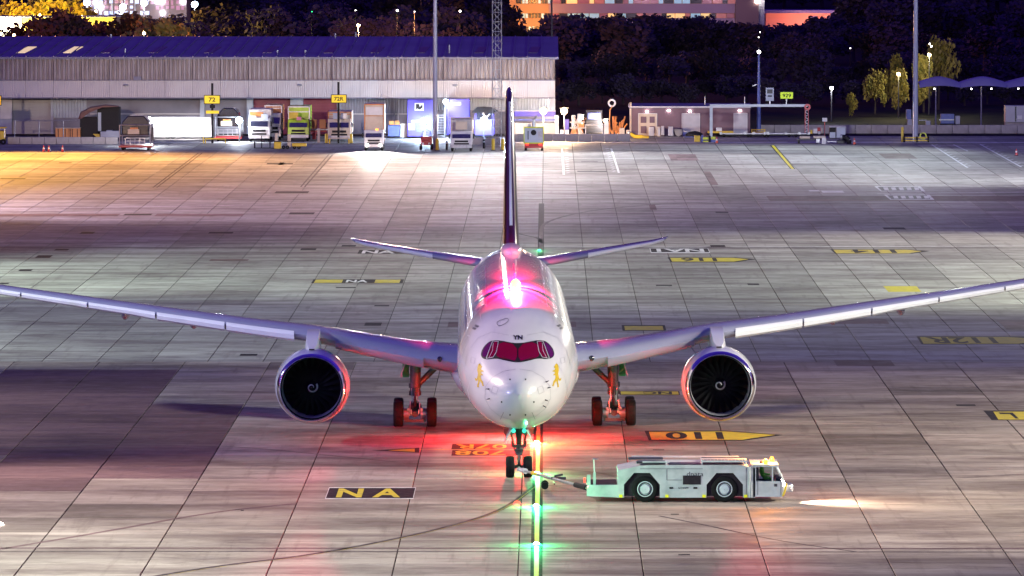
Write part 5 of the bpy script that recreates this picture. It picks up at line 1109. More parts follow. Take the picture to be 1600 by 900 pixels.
part('pole', MB().lathe([(0,.30),(4,.22),(f.z(82),.10)], 'Z', (0,0,0), 12), M['rail'], t, smooth=60); part('tip_lamp', MB().ball((0,0,f.z(81)),.2,8,6), M['lampw'], t); part('spike', MB().cyl((0,0,f.z(81)),(0,0,f.z(74)),.04,.02,5), M['steel'], t); part('arm', MB().box((-.5,-.1,f.z(133)),(.6,.15,.12),ry=-.3), M['steel'], t)
# stand signs on dark posts
def stand_sign(px, by, x0, y0, x1, y1, txt, label, post_top, m='sign', post=True):
    f = Fr(px, by); t = thing('stand_sign', label, 'sign', f.o, 0, 'yellow stand number signs')
    part('post', MB().box((0,0,f.z(post_top)/2),(.26,.26,f.z(post_top))), M['black'], t)
    a, b_ = f.at(x0,y1), f.at(x1,y0); part('panel', MB().box(((a.x+b_.x)/2,-.3,(a.z+b_.z)/2),(b_.x-a.x+.14,.16,b_.z-a.z+.14)), M['black'], t)
    pf = part('sign_face', MB().box(((a.x+b_.x)/2,-.40,(a.z+b_.z)/2),(b_.x-a.x,.04,b_.z-a.z)), M[m], t)
    if txt: text_on(txt, (a.x+b_.x)/2, (a.z+b_.z)/2, (b_.x-a.x)*(.46 if len(txt)==2 else .66), (b_.z-a.z)*.55, lambda u, v: (u,-.43,v), M['black'], pf, bold=.02)
    return t, f
t, f = stand_sign(332, 224, 320, 149.5, 343.5, 161.5, '72', 'yellow stand sign reading 72 on a dark post', 130)
part('lower_panel', bx(MB(), f, 322, 173, 342, 177.5, -.35, -.2), M['sign'], t); part('sign_motor', bx(MB(), f, 328, 164, 336, 169, -.3, .1), M['black'], t)
t, f = stand_sign(529, 224, 518.5, 148.5, 541, 160, '72R', 'yellow stand sign reading 72R on a dark post', 128)
t, f = stand_sign(-8, 224, -24, 150, 2, 164, '', 'yellow stand sign cut off by the left edge of the frame', 130)
# ---- purple shed on the right
SF = Fr(985, Y=G(985, 212.5).y); shed = thing('equipment_shed', 'low purple brown equipment shed with three pale doors behind the gantry', 'building', SF.o)
M['shedw'] = mat('purple brown shed wall', (.15,.085,.11), .6, 0, .08, .5); M['shedr'] = mat('grey shed roof', (.13,.11,.17), .5, 0, .08, .5); M['door'] = mat('pale grey door', (.42,.40,.42), .45, 0, .05, 1)
X1 = SF.x(1172)
part('wall', MB().box((X1/2,4,SF.z(167)/2),(X1,8,SF.z(167))), M['shedw'], shed); part('roof', MB().prism([(-.15,SF.z(166.6)),(4,SF.z(161,4)),(8.2,SF.z(166.6)),(8.2,SF.z(166.6)-.2),(-.15,SF.z(166.6)-.2)], -.15, X1+.15, 'YZ'), M['shedr'], shed)
part('gutter', MB().box((X1/2,-.22,SF.z(167)),(X1+.1,.12,.16)), M['twhite'], shed); part('corner_trim', MB().box((.02,-.08,SF.z(160)/2),(.22,.1,SF.z(160))), M['cream'], shed)
for a, b_, y0, m in ((998,1026,178,'cream'),(1066,1093,178,'door'),(1147,1167,177.5,'door')):
    d = part('door', bx(MB(), SF, a, y0, b_, 212, -.06, .02), M[m], shed)
    part('door_frame', bx(bx(bx(MB(), SF, a-.8, y0-1, b_+.8, y0, -.09, .02), SF, a-.8, y0, a, 212, -.09, .02), SF, b_, y0, b_+.8, 212, -.09, .02), M['twhite'], shed)
    if a == 998:
        for q in ((1001,182,1010,192),(1015,182,1023,192),(1001,197,1010,208),(1015,197,1023,208)): part('door_panel', bx(MB(), SF, *q, -.10, -.05), M['shedw'], d)
    else: part('handle', bx(MB(), SF, (a+b_)/2-.3, 193, (a+b_)/2+.6, 197, -.12, -.06), M['steel'], d)
for px, py in ((1011,174),(1045,173),(1078,173.5),(1156,173)): part('bulkhead_lamp', bx(MB(), SF, px-2.2, py-.8, px+2.2, py+.9, -.2, -.02), M['lampw'], shed)
for q, m in (((1014,199,1022,212),'twhite'),((1027,198,1032,213),'cream'),((1033,197,1038,211),'door'),((1044,198,1052,212),'pwall')):
    f = Fr(q[0], 213.5); t = thing('cabinet', {1014:'white cabinet against the panelled shed door',1027:'cream cabinet right of the panelled door',1033:'narrow grey cabinet beside the cream one',1044:'pale blue cabinet mid wall of the purple shed'}[q[0]], 'cabinet', f.o, 0, 'cabinets by the purple shed'); part('case', bx(MB(), f, *q, 0, .5), M[m], t, bevel=.02); part('door', bx(MB(), f, q[0]+.8, q[1]+1.2, q[2]-.8, q[3]-1, -.04, 0), M['door'], t)
f = Fr(1060, 213); t = thing('covered_pile', 'cream covered pile and dark bin at the shed wall', 'pile', f.o); part('cover', MB().prism([f.xz(*q) for q in ((1053,202),(1066,202),(1066,210),(1060,213),(1056,211))], 0, 1.0), M['cream'], t); part('bin', bx(MB(), f, 1067, 206, 1073, 214, 0, .6), M['rail'], t); part('lid', bx(MB(), f, 1066.6, 204.8, 1073.4, 206, -.05, .65), M['twhite'], t)
f = Fr(1085, 214.5); t = thing('dark_mound', 'dark covered mound below the middle shed door', 'pile', f.o); part('cover', MB().ball((0,.6,.2),1,14,8,(1.1,.7,.55)), M['black'], t, smooth=60); part('hem', MB().box((0,.6,.04),(2.2,1.3,.08)), M['rail'], t)
f = Fr(1003, 216); t = thing('yellow_hose_pile', 'yellow air hose bundle lying by the corner of the purple shed', 'hose', f.o)
part('hose', MB().cyl(f.at(984,208),f.at(993,213.5),.2,.24,8).cyl(f.at(993,213.5),f.at(1003,214.5),.24,.3,8).cyl(f.at(1003,214.5),f.at(1014,215),.3,.18,8), M['yellow'], t, smooth=50); part('coupling', MB().ball(f.at(983,208),.25,8,6), M['steel'], t)
# ---- gantry with signs
f = Fr(1112, 221); gan = thing('pipe_gantry', 'pale square pipe gantry carrying the 929 sign', 'gantry', f.o)
M['gant'] = mat('pale galvanised gantry', (.46,.50,.52), .45, .2, .05, 1)
part('left_leg', bx(MB(), f, 1109, 163, 1113.5, 216, -.15, .15), M['gant'], gan); part('beam', bx(MB(), f, 1113.6, 162.8, 1262, 166.8, -.15, .15), M['gant'], gan)
M['redw'] = mat('red white striped lattice', (.60,.10,.10), .45, 0, .05, 3)
for a in (1257.5,1262.5): part('lattice_leg', bx(MB(), f, a, 170, a+.9, 208, -.3, -.2), M['redw'], gan)
for k in range(9): part('lattice_bar', MB().cyl(f.at(1257.8,171+k*4,-.25), f.at(1263,174.2+k*4,-.25), .05, .05, 5) if k % 2 else MB().cyl(f.at(1263,171+k*4,-.25), f.at(1257.8,174.2+k*4,-.25), .05, .05, 5), M['twhite'], gan)
part('knuckle', MB().lathe([(-.15,.15),(-.15,.38),(.15,.38),(.15,.15)], 'Y', tuple(f.at(1261.5,167,-.2)), 14, True), M['redw'], gan)
g9 = part('sign_frame', bx(MB(), f, 1218.5, 143, 1239.5, 154.5, -.3, -.1), M['black'], gan); part('sign_face', bx(MB(), f, 1219.3, 144, 1238.8, 154, -.36, -.3), M['signg'], g9)
a, b_ = f.at(1222.5,152), f.at(1235.5,146); text_on('929', (a.x+b_.x)/2, (a.z+b_.z)/2, b_.x-a.x, b_.z-a.z, lambda u, v: (u,-.38,v), M['black'], g9, bold=.02)
part('sign_post', bx(MB(), f, 1228, 154.5, 1229.6, 162.7, -.2, -.05), M['steel'], gan); part('info_panel', bx(MB(), f, 1196.5, 137, 1209, 157.5, -.3, -.1), M['pwall'], gan); part('info_screen', bx(MB(), f, 1198.5, 139.5, 1207, 146, -.36, -.3), M['gear'], gan); part('info_arc', bx(MB(), f, 1199.5, 149, 1206, 151, -.36, -.3), M['black'], gan)
part('info_post', bx(MB(), f, 1201.8, 157.6, 1203.8, 162.7, -.2, -.05), M['steel'], gan)
for px in (1101.5, 1163.5): part('aerial', MB().cyl(f.at(px,163), f.at(px,151), .06, .05, 5), M['twhite'], gan)
boxes('gantry_guard', 'yellow and dark guard blocks round the left leg of the gantry', 'guard', 1100, 222, [('yellow_scoop',1085,212,1094,221.5,-.4,.5,'yellow'),('blue_post',1096,211,1099,222,-.3,.3,'rail'),('stripe',1098,214.5,1110,218,-.35,-.1,'ygf'),('stripe',1098,220,1110,222,-.35,-.1,'ygf'),('post',1107,212,1110.5,222.4,-.4,-.3,'black'),('stripe',1111,213.5,1118,218,-.35,-.1,'ygf'),('panel',1110.6,217,1120,222,-.3,-.1,'rail')])
def cone(px, by, label, dark=False):
    f = Fr(px, by); m = M['black'] if dark else M['orange']; t = tag(part('traffic_cone', MB().lathe([(.04,.17),(.75,.045),(.76,.005)], 'Z', (0,0,0), 12), mat('cone red', (.7,.08,.03), .5) if not dark else M['red'], None, smooth=50), label, 'cone', 'traffic cones'); t.location = f.o
    part('base', MB().box((0,0,.02),(.42,.42,.04)), M['black'], t); part('white_band', MB().lathe([(.33,.125),(.52,.093)], 'Z', (0,0,0), 12), M['twhite'], t)
cone(68.5,237.5,'leftmost traffic cone on the orange lit apron',1); cone(76.5,237.5,'second traffic cone from the left, close beside the first',1); cone(98,237.5,'traffic cone standing apart, right of the cone pair',1)
cone(1120,224,'red traffic cone at the right side of the gantry leg guard'); cone(1335,226,'red traffic cone right of the black curved hose'); cone(1588,243,'lone traffic cone near the right edge of the frame',1)
boxes('yellow_baggage_trailer', 'long yellow edged trailer between gantry leg and shed door', 'trailer', 1135, 213.5, [('deck',1106,205,1146,208,0,1.6,'yellow'),('cab',1119,199.5,1128,204.8,0,1,'twhite'),('frame',1104,208.4,1148,210.5,.1,1.5,'black')])
boxes('yellow_crate_frame', 'yellow frame on posts below the slim dark mast', 'frame', 1184, 213, [('rail',1174,202,1196,203.4,0,.2,'yellow'),('rail',1174,205.5,1196,206.8,0,.2,'yellow'),('upright',1174,203.4,1175.4,213,0,.2,'yellow'),('upright',1194.6,203.4,1196,213,0,.2,'yellow'),('base',1174,207,1196,209,0,1.2,'concw')])
def dolly(px, by, w_, label, col='steel', ends='ygf'):
    f = Fr(px, by); t = thing('baggage_dolly', label, 'dolly', f.o, 0, 'low empty baggage dollies'); part('deck', MB().box((0,.9,.42),(w_,1.7,.10)), M[col], t); part('frame', MB().box((0,.9,.26),(w_-.2,1.4,.2)), M['black'], t)
    for s in (-1,1):
        part('end_block', MB().box((s*(w_/2-.12),-.02,.5),(.3,.16,.3)), M[ends], t)
        part('wheel', MB().lathe([(-.06,.05),(-.07,.2),(.07,.2),(.06,.05)], 'Y', (s*(w_/2-.5),.05,.2), 12), M['dark'], t)
    return t
dolly(1493,208,2.9,'empty dolly with yellow green ends, left of three near the canopy'); dolly(1548,208,2.9,'empty dolly with yellow green ends, under the second canopy post'); dolly(1604,208,2.9,'empty dolly with yellow green ends, cut off by the right edge')
dolly(1415,208,4.2,'plain grey dolly left of the tall pale mast foot','steel','steel'); dolly(1352,208.5,4.6,'long flat dolly right of the grey cabinets','steel','steel')
for px, w_, l_ in ((1152,4.2,'flat grey dolly immediately right of the gantry leg'),(1182,3.0,'short flat dolly below the yellow frame'),(1222,4.4,'long flat dolly with curled tow bar, left of the red lattice'),(1246,3.0,'short flat dolly touching the red lattice leg')): dolly(px,214.5,w_,l_,'steel','steel')
boxes('ground_unit', 'pale box and slatted unit pair right of the red lattice leg', 'ground unit', 1305, 217, [('case',1296,199,1306,216,0,1.2,'black'),('lower_panel',1296.5,206.5,1305.5,215.5,-.06,0,'pwall'),('top_trim',1296,198,1306,199,-.05,1.2,'twhite'),('tall_case',1307,199,1321,215,0,1.2,'pwall'),('tall_lid',1306.5,197.8,1321.5,199,-.05,1.3,'twhite')])
boxes('striped_trailer', 'low grey trailer with yellow striped load below the red lattice', 'trailer', 1280, 224.5, [('load',1250,213,1266,216.5,0,1.2,'cream'),('load',1271,212.5,1290,216,0,1.2,'cream'),('deck',1246,216.7,1292,219,0,1.4,'gear'),('box',1275,216.5,1281,223,-.3,-.05,'steel'),('box',1284,215,1291,225,-.35,-.05,'twhite'),('axle',1247,219,1250,224,0,1,'black'),('tow_bar',1292,220,1325,222,-.1,.1,'steel'),('coupling',1308,218.5,1322,224,-.3,.2,'gear')])
boxes('marker_boards', 'red and white marker boards beside a yellow drum behind the striped trailer', 'marker boards', 1276, 213, [('drum',1266,203,1269.5,209,0,.4,'yellow'),('board',1271,201,1277,208.5,0,.15,'twhite'),('board',1277.2,199,1282,205,0,.15,'red'),('board',1278,205.2,1282,209.5,0,.15,'twhite'),('board',1283,199.5,1285.5,208,0,.2,'cream'),('base',1264,209.6,1292,212,0,.6,'arch')])
boxes('small_notice', 'small white notice on a thin post by the striped trailer', 'notice', 1289, 215, [('board',1285,184,1292.5,190,-.05,0,'twhite'),('post',1288,190,1289.3,214,-.03,.03,'red')])
f = Fr(1323, 225); t = thing('black_hose', 'black bent hose end by the red cone', 'hose', f.o); part('hose', MB().cyl(f.at(1315,214),f.at(1321,214.5),.28,.34,10).cyl(f.at(1321,214.5),f.at(1326,219),.34,.34,10).cyl(f.at(1326,219),f.at(1327,225.5),.34,.3,10), M['black'], t, smooth=60); part('collar', MB().lathe([(-.1,.25),(-.1,.34),(.1,.34),(.1,.25)], 'X', tuple(f.at(1314.5,214)), 12), M['steel'], t)
# ---- fabric canopy on posts, container, bins under it
CF = Fr(1500, Y=G(1500,207).y+8); can = thing('fabric_canopy', 'violet tensile fabric canopy on thin posts at the far right', 'canopy', CF.o)
M['fabric'] = mat('violet grey membrane', (.34,.32,.46), .5, 0, .05, .5)
def canopy_bay(x0, x1, peak):
    n = 14; m_ = 7; mb = MB(); vs = []
    for j in range(m_+1):
        for i in range(n+1):
            u, v = i/n, j/m_; pk = math.sin(math.pi*u)**.8 if True else 0
            z = CF.z(134) + (CF.z(peak)-CF.z(134))*(.35+.65*(1-abs(2*u-1)**1.5))*math.sin(math.pi*min(1,(.18+v*.82)))**.6 - .5*math.sin(math.pi*u)*0
            edge = .35*math.sin(math.pi*u) if j == 0 else 0
            z = CF.z(133.5) - .25*(1-math.sin(math.pi*u)) if j == 0 else z
            vs.append((CF.x(x0)+(CF.x(x1)-CF.x(x0))*u, v*9-1, z))
    mb.add(vs, [(j*(n+1)+i, j*(n+1)+i+1, (j+1)*(n+1)+i+1, (j+1)*(n+1)+i) for j in range(m_) for i in range(n)])
    return part('membrane', mb, M['fabric'], can, smooth=60)
for a, b_ in ((1436,1501),(1501,1573),(1573,1650)): canopy_bay(a, b_, 120)
for px in (1462,1533,1605): part('post', MB().cyl((CF.x(px),0,0),(CF.x(px),0,CF.z(135)),.10,.08,8), M['steel'], can); 
for px in (1501,1573): part('post_cap', MB().ball((CF.x(px),-1,CF.z(136.5)),.16,8,6), M['steel'], can)
for px in (1459,1517,1548,1590): part('lamp', MB().ball((CF.x(px),-.5,CF.z(138.5)),.08,6,4), M['lampw'], can)
part('stay', MB().cyl((CF.x(1461),0,CF.z(190)),(CF.x(1467),-1.5,CF.z(207,-1.5)),.05,.05,5), M['steel'], can)
boxes('site_container', 'violet lit site container with white door sign at the far right edge', 'container', 1590, 206, [('box',1571,165,1640,191,0,2.5,'door'),('door_gap',1586,166,1588,190,-.06,0,'glass'),('notice',1589,180,1597,186,-.08,0,'twhite'),('plinth',1571,191.2,1640,205,.2,2.3,'concw')])
boxes('cage_trolley', 'round topped cage trolley under the canopy', 'trolley', 1480, 204, [('cage',1470,178,1491,193,0,1.2,'rail'),('bar',1467,186,1491,188,-.1,0,'steel'),('bin',1493,181,1500,196,0,.7,'door'),('base',1469,193.2,1500,203,0,1,'black')])
boxes('railing_box', 'grey cabinet and railing left of the tall pale mast', 'cabinet', 1425, 204, [('case',1416,171,1424,186,0,.8,'rail'),('unit',1418,186.2,1425,196,-.1,.8,'door'),('rail',1436,187,1448,188.5,0,.1,'steel'),('unit',1446.5,188.6,1454,197,0,.6,'door'),('base',1415,197.2,1455,203,0,.8,'concw')])
# ---- starry work lamps, street lamps, distant lamps
def lamp(px, by, top, label, m, rad=.32, power=0, col=(1,1,1), name='street_lamp', Y=None, head=True, pm='gear'):
    f = Fr(px, by) if Y is None else Fr(px, Y=Y); t = thing(name, label, 'lamp', f.o); z = f.z(top)
    part('post', MB().cyl((0,0,0),(0,0,z),.09,.06,6), M[pm], t)
    if head: part('lamp_head', MB().box((0,-.2,z+rad*.6),(rad*2.4,.5,.12)), M['gear'], t)
    part('lamp_globe', MB().ball((0,-.35,z-rad*.2),rad,10,8), M[m], t, smooth=60)
    if power: light('lamp_light', 'POINT', (0,-.8,z-rad*1.2), col, power, t, rad=rad)
    return t
lamp(849,219,172,'left of the two big warm starry work lamps','lampo',.42,8000,(1,.66,.40),'work_lamp'); lamp(881.5,219,172,'right of the two big warm starry work lamps','lampo',.42,8000,(1,.68,.42),'work_lamp')
lamp(663.5,218,188,'dazzling blue white lamp in front of the tall blue container','lampb',.36,9000,(.55,.75,1),'work_lamp'); lamp(756,216,187,'blue white lamp on the blue van','lampb',.40,5000,(.4,.6,1),'work_lamp')
lamp(672.5,215,158.5,'small lamp on a pole at the right edge of the tall blue container','lampb',.30,2500,(.8,.9,1),'work_lamp'); lamp(696.5,215,158,'small lamp on a pole left of the labelled blue container','lampb',.30,2500,(.8,.9,1),'work_lamp')
lamp(234,228,187,'white work lamp at the right side of the first cargo loader','lampb',.4,2200,(.85,.9,1),'work_lamp'); lamp(374,222,187,'white work lamp between second loader and orange lit truck','lampb',.4,2200,(.85,.9,1),'work_lamp')
lamp(908,210,182,'lamp low in the white heap of machinery','lampo',.3,6000,(1,.85,.7),'work_lamp'); lamp(946,211,188,'lamp low in the conveyor heap','lampo',.25,5000,(1,.8,.6),'work_lamp')
lamp(1299,190,137,'white globe street lamp right of the 929 sign','lampw',.22,900,(.9,.9,1)); lamp(1454,150,69,'white street lamp above the yellow lit tree','lampw',.32,0,Y=800,pm='gear')
for i, (px, py, l_) in enumerate(((556,16,'white speck lamp left of the first mast, upper'),(488,18,'greenish lamp high among dark trees'),(621,16,'bright lamp in the trees left of the plain mast'),(648,18,'lone lamp just left of the plain mast'),(719,17,'bright lamp between the masts'),(306,6,'white lamp right of the lit tower block'),(1187,50,'lamp above the slim mast, upper'),(1185,58,'lamp above the slim mast, lower'),(1328,75,'faint lamp left of the tall pale mast, lower'),(1388,63,'small white lamp left of the tall pale mast'),(1541,65,'upper lamp of the group far right'),(1546,71,'lower lamp of the group far right'),(1221,79,'faint lamp above the 929 sign'),(521,48,'low lamp behind the roof at centre left'),(612,50,'orange lamp behind the roof near the plain mast'))):
    lamp(px, 0, py, l_, 'speck' if i != 1 else 'greenlamp', .09 if i not in (2,4,5) else .17, 0, Y=880+13*i, head=False, pm='black')
# ---- trees
def crown_mesh(name, seed, m, w_=4.5, h=7.5, n=1500, leaf=.32):
    rnd = random.Random(seed); mb = MB(); cl = []
    for k in range(15):
        a = rnd.uniform(0, 2*math.pi); r = rnd.uniform(0, .72)*w_; z = rnd.uniform(.28, .92)*h; k_ = 1-.6*max(0,(z/h-.6)/.4)
        cl.append((math.cos(a)*r*k_, math.sin(a)*r*k_, z, rnd.uniform(.22,.42)*w_))
    for i in range(n):
        c = cl[i % len(cl)]; d = Vector((rnd.gauss(0,1), rnd.gauss(0,1), rnd.gauss(0,1))).normalized()*c[3]*rnd.uniform(.55,1.08)
        p = Vector(c[:3])+d*1.0; p.z = max(.8, p.z); u = Vector((rnd.gauss(0,1), rnd.gauss(0,1), rnd.gauss(0,1))).normalized(); v = u.orthogonal().normalized(); s_ = leaf*rnd.uniform(.6,1.4)
        mb.add([p-u*s_-v*s_*.5, p+u*s_*.2-v*s_, p+u*s_, p+v*s_*.8], [(0,1,2,3)])
    me = bpy.data.meshes.new(name); me.from_pydata([tuple(v) for v in mb.v], [], mb.f); me.materials.append(m); return me
def trunk_mesh(seed, h=7.5):
    rnd = random.Random(seed); mb = MB().cyl((0,0,0),(rnd.uniform(-.3,.3),0,h*.55),.32,.16,7)
    for k in range(5):
        a = rnd.uniform(0,6.28); z = h*rnd.uniform(.25,.5); mb.cyl((0,0,z),(math.cos(a)*2,math.sin(a)*2,z+h*.3),.12,.04,5)
    return mb.mesh('trunk', M['bark'])
def leafmat(n, c1, c2): return mat(n, c1, .8, 0, .2, .6, col2=c2)
M['leafd'] = leafmat('dark foliage', (.065,.05,.07), (.035,.025,.045)); M['leafo'] = leafmat('brown foliage', (.11,.06,.03), (.07,.04,.02)); M['leafy'] = leafmat('lamplit foliage', (.36,.28,.05), (.14,.15,.03))  # lamplight and violet haze are partly put into the foliage colours
VAR = {k: [(crown_mesh('crown', s, M[k]), trunk_mesh(s)) for s in range(4)] for k in ('leafd','leafo','leafy')}
def tree(px, top, Y, m, label, group=None, wscale=1.0, v=None):
    f = Fr(px, Y=Y); h = max(3, f.z(top)); t = thing('tree', label, 'tree', f.o, random.uniform(0,6.28), group); cm, tm = VAR[m][random.randrange(4) if v is None else v]
    sc_ = h/7.3; t.scale = (sc_*wscale, sc_*wscale, sc_); link('crown', cm, t); link('trunk', tm, t); return t
DG = 'dark trees on the slope beyond the apron'
x = 880
while x < 1640: tree(x, random.uniform(118,140), random.uniform(800,830), 'leafd', 'dark unlit tree in the front row behind the equipment shed and walls', DG, 1.3); x += random.uniform(24,38)
x = 876
while x < 1640: tree(x, random.uniform(78,108), random.uniform(870,920), 'leafd', 'dark unlit tree in the middle rows above the equipment shed', DG, 1.35); x += random.uniform(24,40)
x = 868
while x < 1650: tree(x, random.uniform(38,66) if x > 1000 else random.uniform(30,60), random.uniform(980,1040), 'leafd', 'dark unlit tree in the upper rows below the hotel', DG, 1.35); x += random.uniform(22,36)
x = 810
while x < 1340: tree(x, random.uniform(26,42) if x > 880 else 46, random.uniform(1090,1140), 'leafd', 'dark unlit tree whose top overlaps the hotel bands', DG, 1.2); x += random.uniform(22,34)
x = 1335
while x < 1650: tree(x, random.uniform(-8,22), random.uniform(1120,1240), 'leafd', 'tall dark unlit tree filling the upper right corner', DG, 1.3); x += random.uniform(22,34)
x = 170
while x < 810: tree(x, random.uniform(14,44), random.uniform(960,1080), 'leafd', 'dark unlit tree behind the blue violet roof', 'dark trees behind the long roof', 1.3); x += random.uniform(20,32)
x = 240
while x < 800: tree(x, random.uniform(-25,6), random.uniform(1200,1350), 'leafd', 'tall dark unlit tree behind the first row beyond the roof', 'dark trees behind the long roof', 1.3); x += random.uniform(20,32)
x = -30
while x < 900: tree(x, random.uniform(-50,-20), random.uniform(1500,1650), 'leafd', 'distant dark tree at the top edge of the picture', 'distant trees at the top edge', 1.4); x += random.uniform(22,34)
x = 1190
while x < 1650: tree(x, random.uniform(-60,-30), random.uniform(1500,1650), 'leafd', 'distant dark tree at the upper right edge', 'distant trees at the top edge', 1.4); x += random.uniform(22,34)
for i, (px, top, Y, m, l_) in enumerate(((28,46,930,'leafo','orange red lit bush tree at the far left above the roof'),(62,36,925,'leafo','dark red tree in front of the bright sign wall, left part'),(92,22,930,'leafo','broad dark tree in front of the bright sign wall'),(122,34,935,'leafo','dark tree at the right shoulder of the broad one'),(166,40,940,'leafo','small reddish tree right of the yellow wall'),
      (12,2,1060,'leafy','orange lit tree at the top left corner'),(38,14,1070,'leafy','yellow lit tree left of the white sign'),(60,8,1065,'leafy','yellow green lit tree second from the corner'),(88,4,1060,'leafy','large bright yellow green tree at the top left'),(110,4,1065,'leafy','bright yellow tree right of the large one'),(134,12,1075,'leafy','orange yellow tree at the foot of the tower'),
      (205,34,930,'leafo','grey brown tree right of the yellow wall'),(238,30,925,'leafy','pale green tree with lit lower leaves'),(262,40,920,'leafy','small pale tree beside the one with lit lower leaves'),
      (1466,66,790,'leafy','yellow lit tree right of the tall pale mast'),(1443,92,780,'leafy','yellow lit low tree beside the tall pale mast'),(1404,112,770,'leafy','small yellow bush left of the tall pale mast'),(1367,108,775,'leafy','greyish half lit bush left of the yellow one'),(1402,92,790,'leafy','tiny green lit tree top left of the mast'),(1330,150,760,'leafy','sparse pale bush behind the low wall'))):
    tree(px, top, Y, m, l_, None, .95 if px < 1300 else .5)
for (p_, c_, e_, l_) in (((20,30,1040),(1,.42,.05),5.0e5,'o'),((62,24,1040),(1,.62,.05),4e5,'y'),((95,22,1035),(1,.72,.05),5.5e5,'y'),((128,26,1045),(1,.55,.05),3e5,'y'),((22,55,905),(1,.22,.02),9e4,'r'),((225,52,905),(.85,.9,.7),2.2e4,'w'),((1452,86,772),(1,.95,.6),3e3,'w'),((1404,116,760),(1,.85,.4),2.5e3,'w'),((150,18,1100),(1,.7,.1),2e5,'y'),((560,40,930),(1,.35,.15),8e4,'o')):
    q = P(*p_[:2], p_[2]); t = thing('street_lamp', {'o':'orange','y':'yellow','r':'red','w':'white'}[l_] + ' street lamp among the trees at photo column %s' % ('far left' if p_[0] < 40 else 'left' if p_[0] < 140 else 'centre left' if p_[0] < 700 else 'right'), 'lamp', (q.x, q.y, 0), 0, 'street lamps hidden among trees')
    part('post', MB().cyl((0,0,0),(0,0,q.z),.09,.07,6), M['gear'], t); part('lamp_globe', MB().ball((0,0,q.z),.25,8,6), M['lampo'], t); light('lamp_light', 'POINT', (0,-.5,q.z+.2), c_, e_*(.06 if p_[0] < 300 else 1.0), t, rad=.4)
# ---- far buildings
M['hotel'] = mat('hotel pale band', (.36,.26,.30), .6, 0, .04, .1); M['hotelo'] = mat('hotel panel', (.50,.30,.15), .6, 0, .04, .1); M['stair'] = mat('brown stair tower', (.20,.12,.11), .6, 0, .05, .1)
M['win'] = [mat('window %d' % i, c, .3, 0, .05, 1, emit=c, estr=e) for i, (c, e) in enumerate((((.6,.20,.15),.22),((1,.7,.25),.6),((.35,.12,.14),.25),((.4,.7,.75),.3),((.02,.02,.03),0)))]
f = Fr(850, Y=1250); hot = thing('hotel', 'long hotel with orange lit left wing and bands of coloured windows', 'building', f.o)
part('wall', bx(bx(MB(), f, 806, -60, 1148, 60, .5, 16), f, 796, -60, 806, 57, -.5, 10), M['hotelo'], hot)
for k, (y0, y1) in enumerate(((28.5,41),(6,20.5),(-17,-2),(-40,-24))):
    part('band', bx(MB(), f, 803, y0, 857, y1, -.1, .5), M['hotelo'], hot); part('band', bx(MB(), f, 857.3, y0, 1148, y1, -.3, .5), M['hotel'], hot)
for k, (y0, y1) in enumerate(((21,28),(-1.5,5.5),(-24,-17.5),(41.5,48))):
    x = 806
    while x < 1146:
        w_ = 5 if x < 860 else random.choice((8,13,16,18)); part('window', bx(MB(), f, x, y0, x+w_-1.2, y1, .15, .48), M['win'][random.choice((0,1,2,2,3,4) if x > 860 else (4,4,3,4))], hot); x += w_
part('stair_tower', bx(MB(), f, 1149, -60, 1185, 60, -2, 8), M['stair'], hot); part('tower_side', bx(MB(), f, 1185.2, -60, 1194, 60, -1, 8), M['door'], hot); part('lit_window', bx(MB(), f, 1180, -2, 1187, 5, -2.3, -1.9), M['lampw'], hot)
light('facade_lamp', 'POINT', (f.x(835), -9, f.z(40)), (1,.42,.10), 4e3, hot, rad=.5); light('facade_lamp', 'POINT', (f.x(835), -12, f.z(5)), (1,.42,.10), 5e3, hot, rad=.5)
light('facade_lamp', 'POINT', (f.x(1010), -22, f.z(0)), (.90,.68,.95), 3.5e3, hot, rad=.5); light('facade_lamp', 'POINT', (f.x(1120), -20, f.z(0)), (.90,.68,.95), 2.5e3, hot, rad=.5)
f = Fr(1265, Y=1290); sal = thing('salmon_building', 'low salmon lit building with two dark square openings right of the hotel', 'building', f.o)
M['salm'] = mat('salmon render', (.55,.30,.24), .6, 0, .04, .1)
part('wall', bx(bx(MB(), f, 1196, 21, 1313, 62, 0, 10), f, 1313.2, 10, 1336, 62, .5, 10), M['salm'], sal); part('roof', bx(MB(), f, 1192, 16, 1313, 20.5, -1, 11), M['rail'], sal); part('eaves', bx(MB(), f, 1194, 20.6, 1314, 22, -1.2, .0), M['salm'], sal)
for q in ((1265,25,1277,34),(1292,25,1304,34)): part('window', bx(MB(), f, *q, -.15, -.02), M['rail'], sal)
light('facade_lamp', 'POINT', (f.x(1255), -9, f.z(38)), (1,.33,.22), 6e3, sal, rad=.5); light('facade_lamp', 'POINT', (f.x(1318), -9, f.z(30)), (1,.36,.34), 5e3, sal, rad=.5)
f = Fr(90, Y=1010); yw = thing('lit_warehouse', 'long low warehouse with yellow lit wall and overexposed white end', 'building', f.o)
M['ywall'] = mat('warehouse wall', (.60,.50,.10), .6, 0, .04, .2)  # yellow of the lamplight is put into the wall colour
part('wall', bx(MB(), f, 35.2, 27.5, 181, 58, 0, 12), M['ywall'], yw); part('overexposed_wall', bx(MB(), f, -40, 27.5, 35, 58, -.2, 12), M['twhite'], yw); part('roof_edge', bx(MB(), f, -40, 26.3, 182, 27.4, -.5, 12), M['greydoor'], yw); part('post', bx(MB(), f, 50.5, 22, 53.5, 34, -1.5, -1.2), M['black'], yw)  # white end puts the overexposure into the wall colour
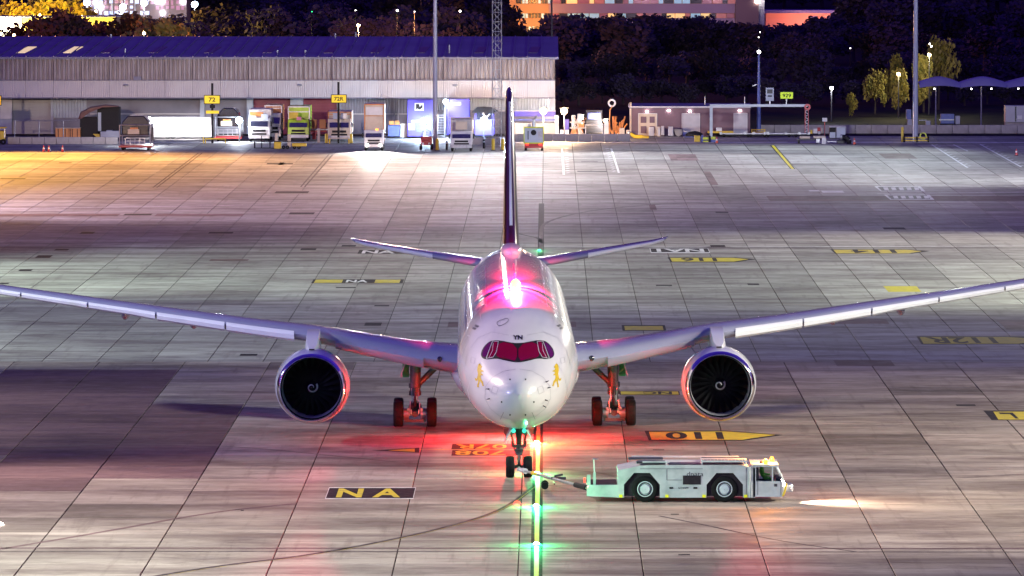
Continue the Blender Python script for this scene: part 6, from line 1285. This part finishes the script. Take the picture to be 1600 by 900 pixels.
for px, e in ((8,1.6e4),(70,4e3),(110,4e3),(150,4e3)): light('facade_lamp', 'POINT', (f.x(px), -7, f.z(34)), (1,.85,.6) if px < 35 else (1,.75,.15), e, yw, rad=.4)
f = Fr(190, Y=1130); tw = thing('lit_tower_block', 'blue white lit framework building above the yellow warehouse', 'building', f.o)
part('wall', bx(MB(), f, 130, -60, 292, 60, .8, 14), M['stair'], tw)
M['winb'] = mat('cold lit window', (.5,.6,.9), .3, 0, .05, 1, emit=(.50,.60,1), estr=.6); M['winp'] = mat('pink dim window', (.3,.12,.2), .3, 0, .05, 1, emit=(.5,.15,.3), estr=.35)
for i in range(20):
    for j in range(4):
        if random.random() < .72: x0 = 132+i*8; y0 = -8+j*8.5; part('window', bx(MB(), f, x0, y0, x0+random.uniform(3,6.4), y0+random.uniform(4,7.4), .45, .78), M['winb'] if x0 < 235 and random.random() < .7 else M['winp'] if random.random() < .8 else M['lampb'], tw)
for px in (175,191,195,211): part('column', bx(MB(), f, px, -40, px+1.2, 30, -.2, .4), M['twhite'], tw)
for px, py in ((193,10),(226,4),(137,3),(305,6)): lamp(px, 0, py, 'cold white flood lamp on the tower block, column %s' % {193:'centre',226:'right',137:'left',305:'outer right'}[px], 'lampb', .6, 6000, (.8,.85,1), Y=1115)

# ---- unseen floodlight masts beyond the frame's edges, with added fill lights
mast_me = None
SIDE = {}
for i, (pos, tgt, size, col, pw) in enumerate(FLOODS + FILLS):
    key = (round(pos[0]), round(pos[1]))
    if i not in (1, 2, 3) and i < 18:
        lbl = {0:'tall floodlight mast with sodium lamps left of the frame',4:'tall floodlight mast level with the tail, left of the frame',5:'tall floodlight mast level with the tail, right of the frame',6:'tall floodlight mast farther out on the right',7:'near floodlight mast left of the frame',8:'near floodlight mast right of the frame',9:'floodlight mast left of the aircraft nose',10:'unseen added floodlight mast between the left wing and the tail',11:'unseen added floodlight mast abreast of the left wing tip',12:'unseen added floodlight mast abreast of the right wing tip',13:'unseen added floodlight mast near the purple shed, right of the frame',14:'unseen added floodlight mast halfway to the cargo shed, left of the frame',15:'unseen fill light mast added on the left',16:'unseen fill light mast added on the right',17:'unseen fill light mast added beside the camera',13:'unseen added floodlight mast lighting the far apron from the right',14:'unseen added floodlight mast lighting the far apron from the left'}[i]
        t = thing('floodlight_mast', lbl, 'light mast', (pos[0], pos[1]+.3, 0))
        if t:
            part('pole', MB().lathe([(0,.3),(pos[2]*.6,.22),(pos[2],.14)], 'Z', (0,0,0), 12), M['gear'], t, smooth=60)
            part('lamp_housing', MB().box((0,0,pos[2]+.55),(1.2,.3,.5)), M['gear'], t)
    light('floodlight', 'SPOT', pos, col, pw * K, None, tgt, size, .8, 1.6)  # serves seen mast heads, unseen floods and added fills alike
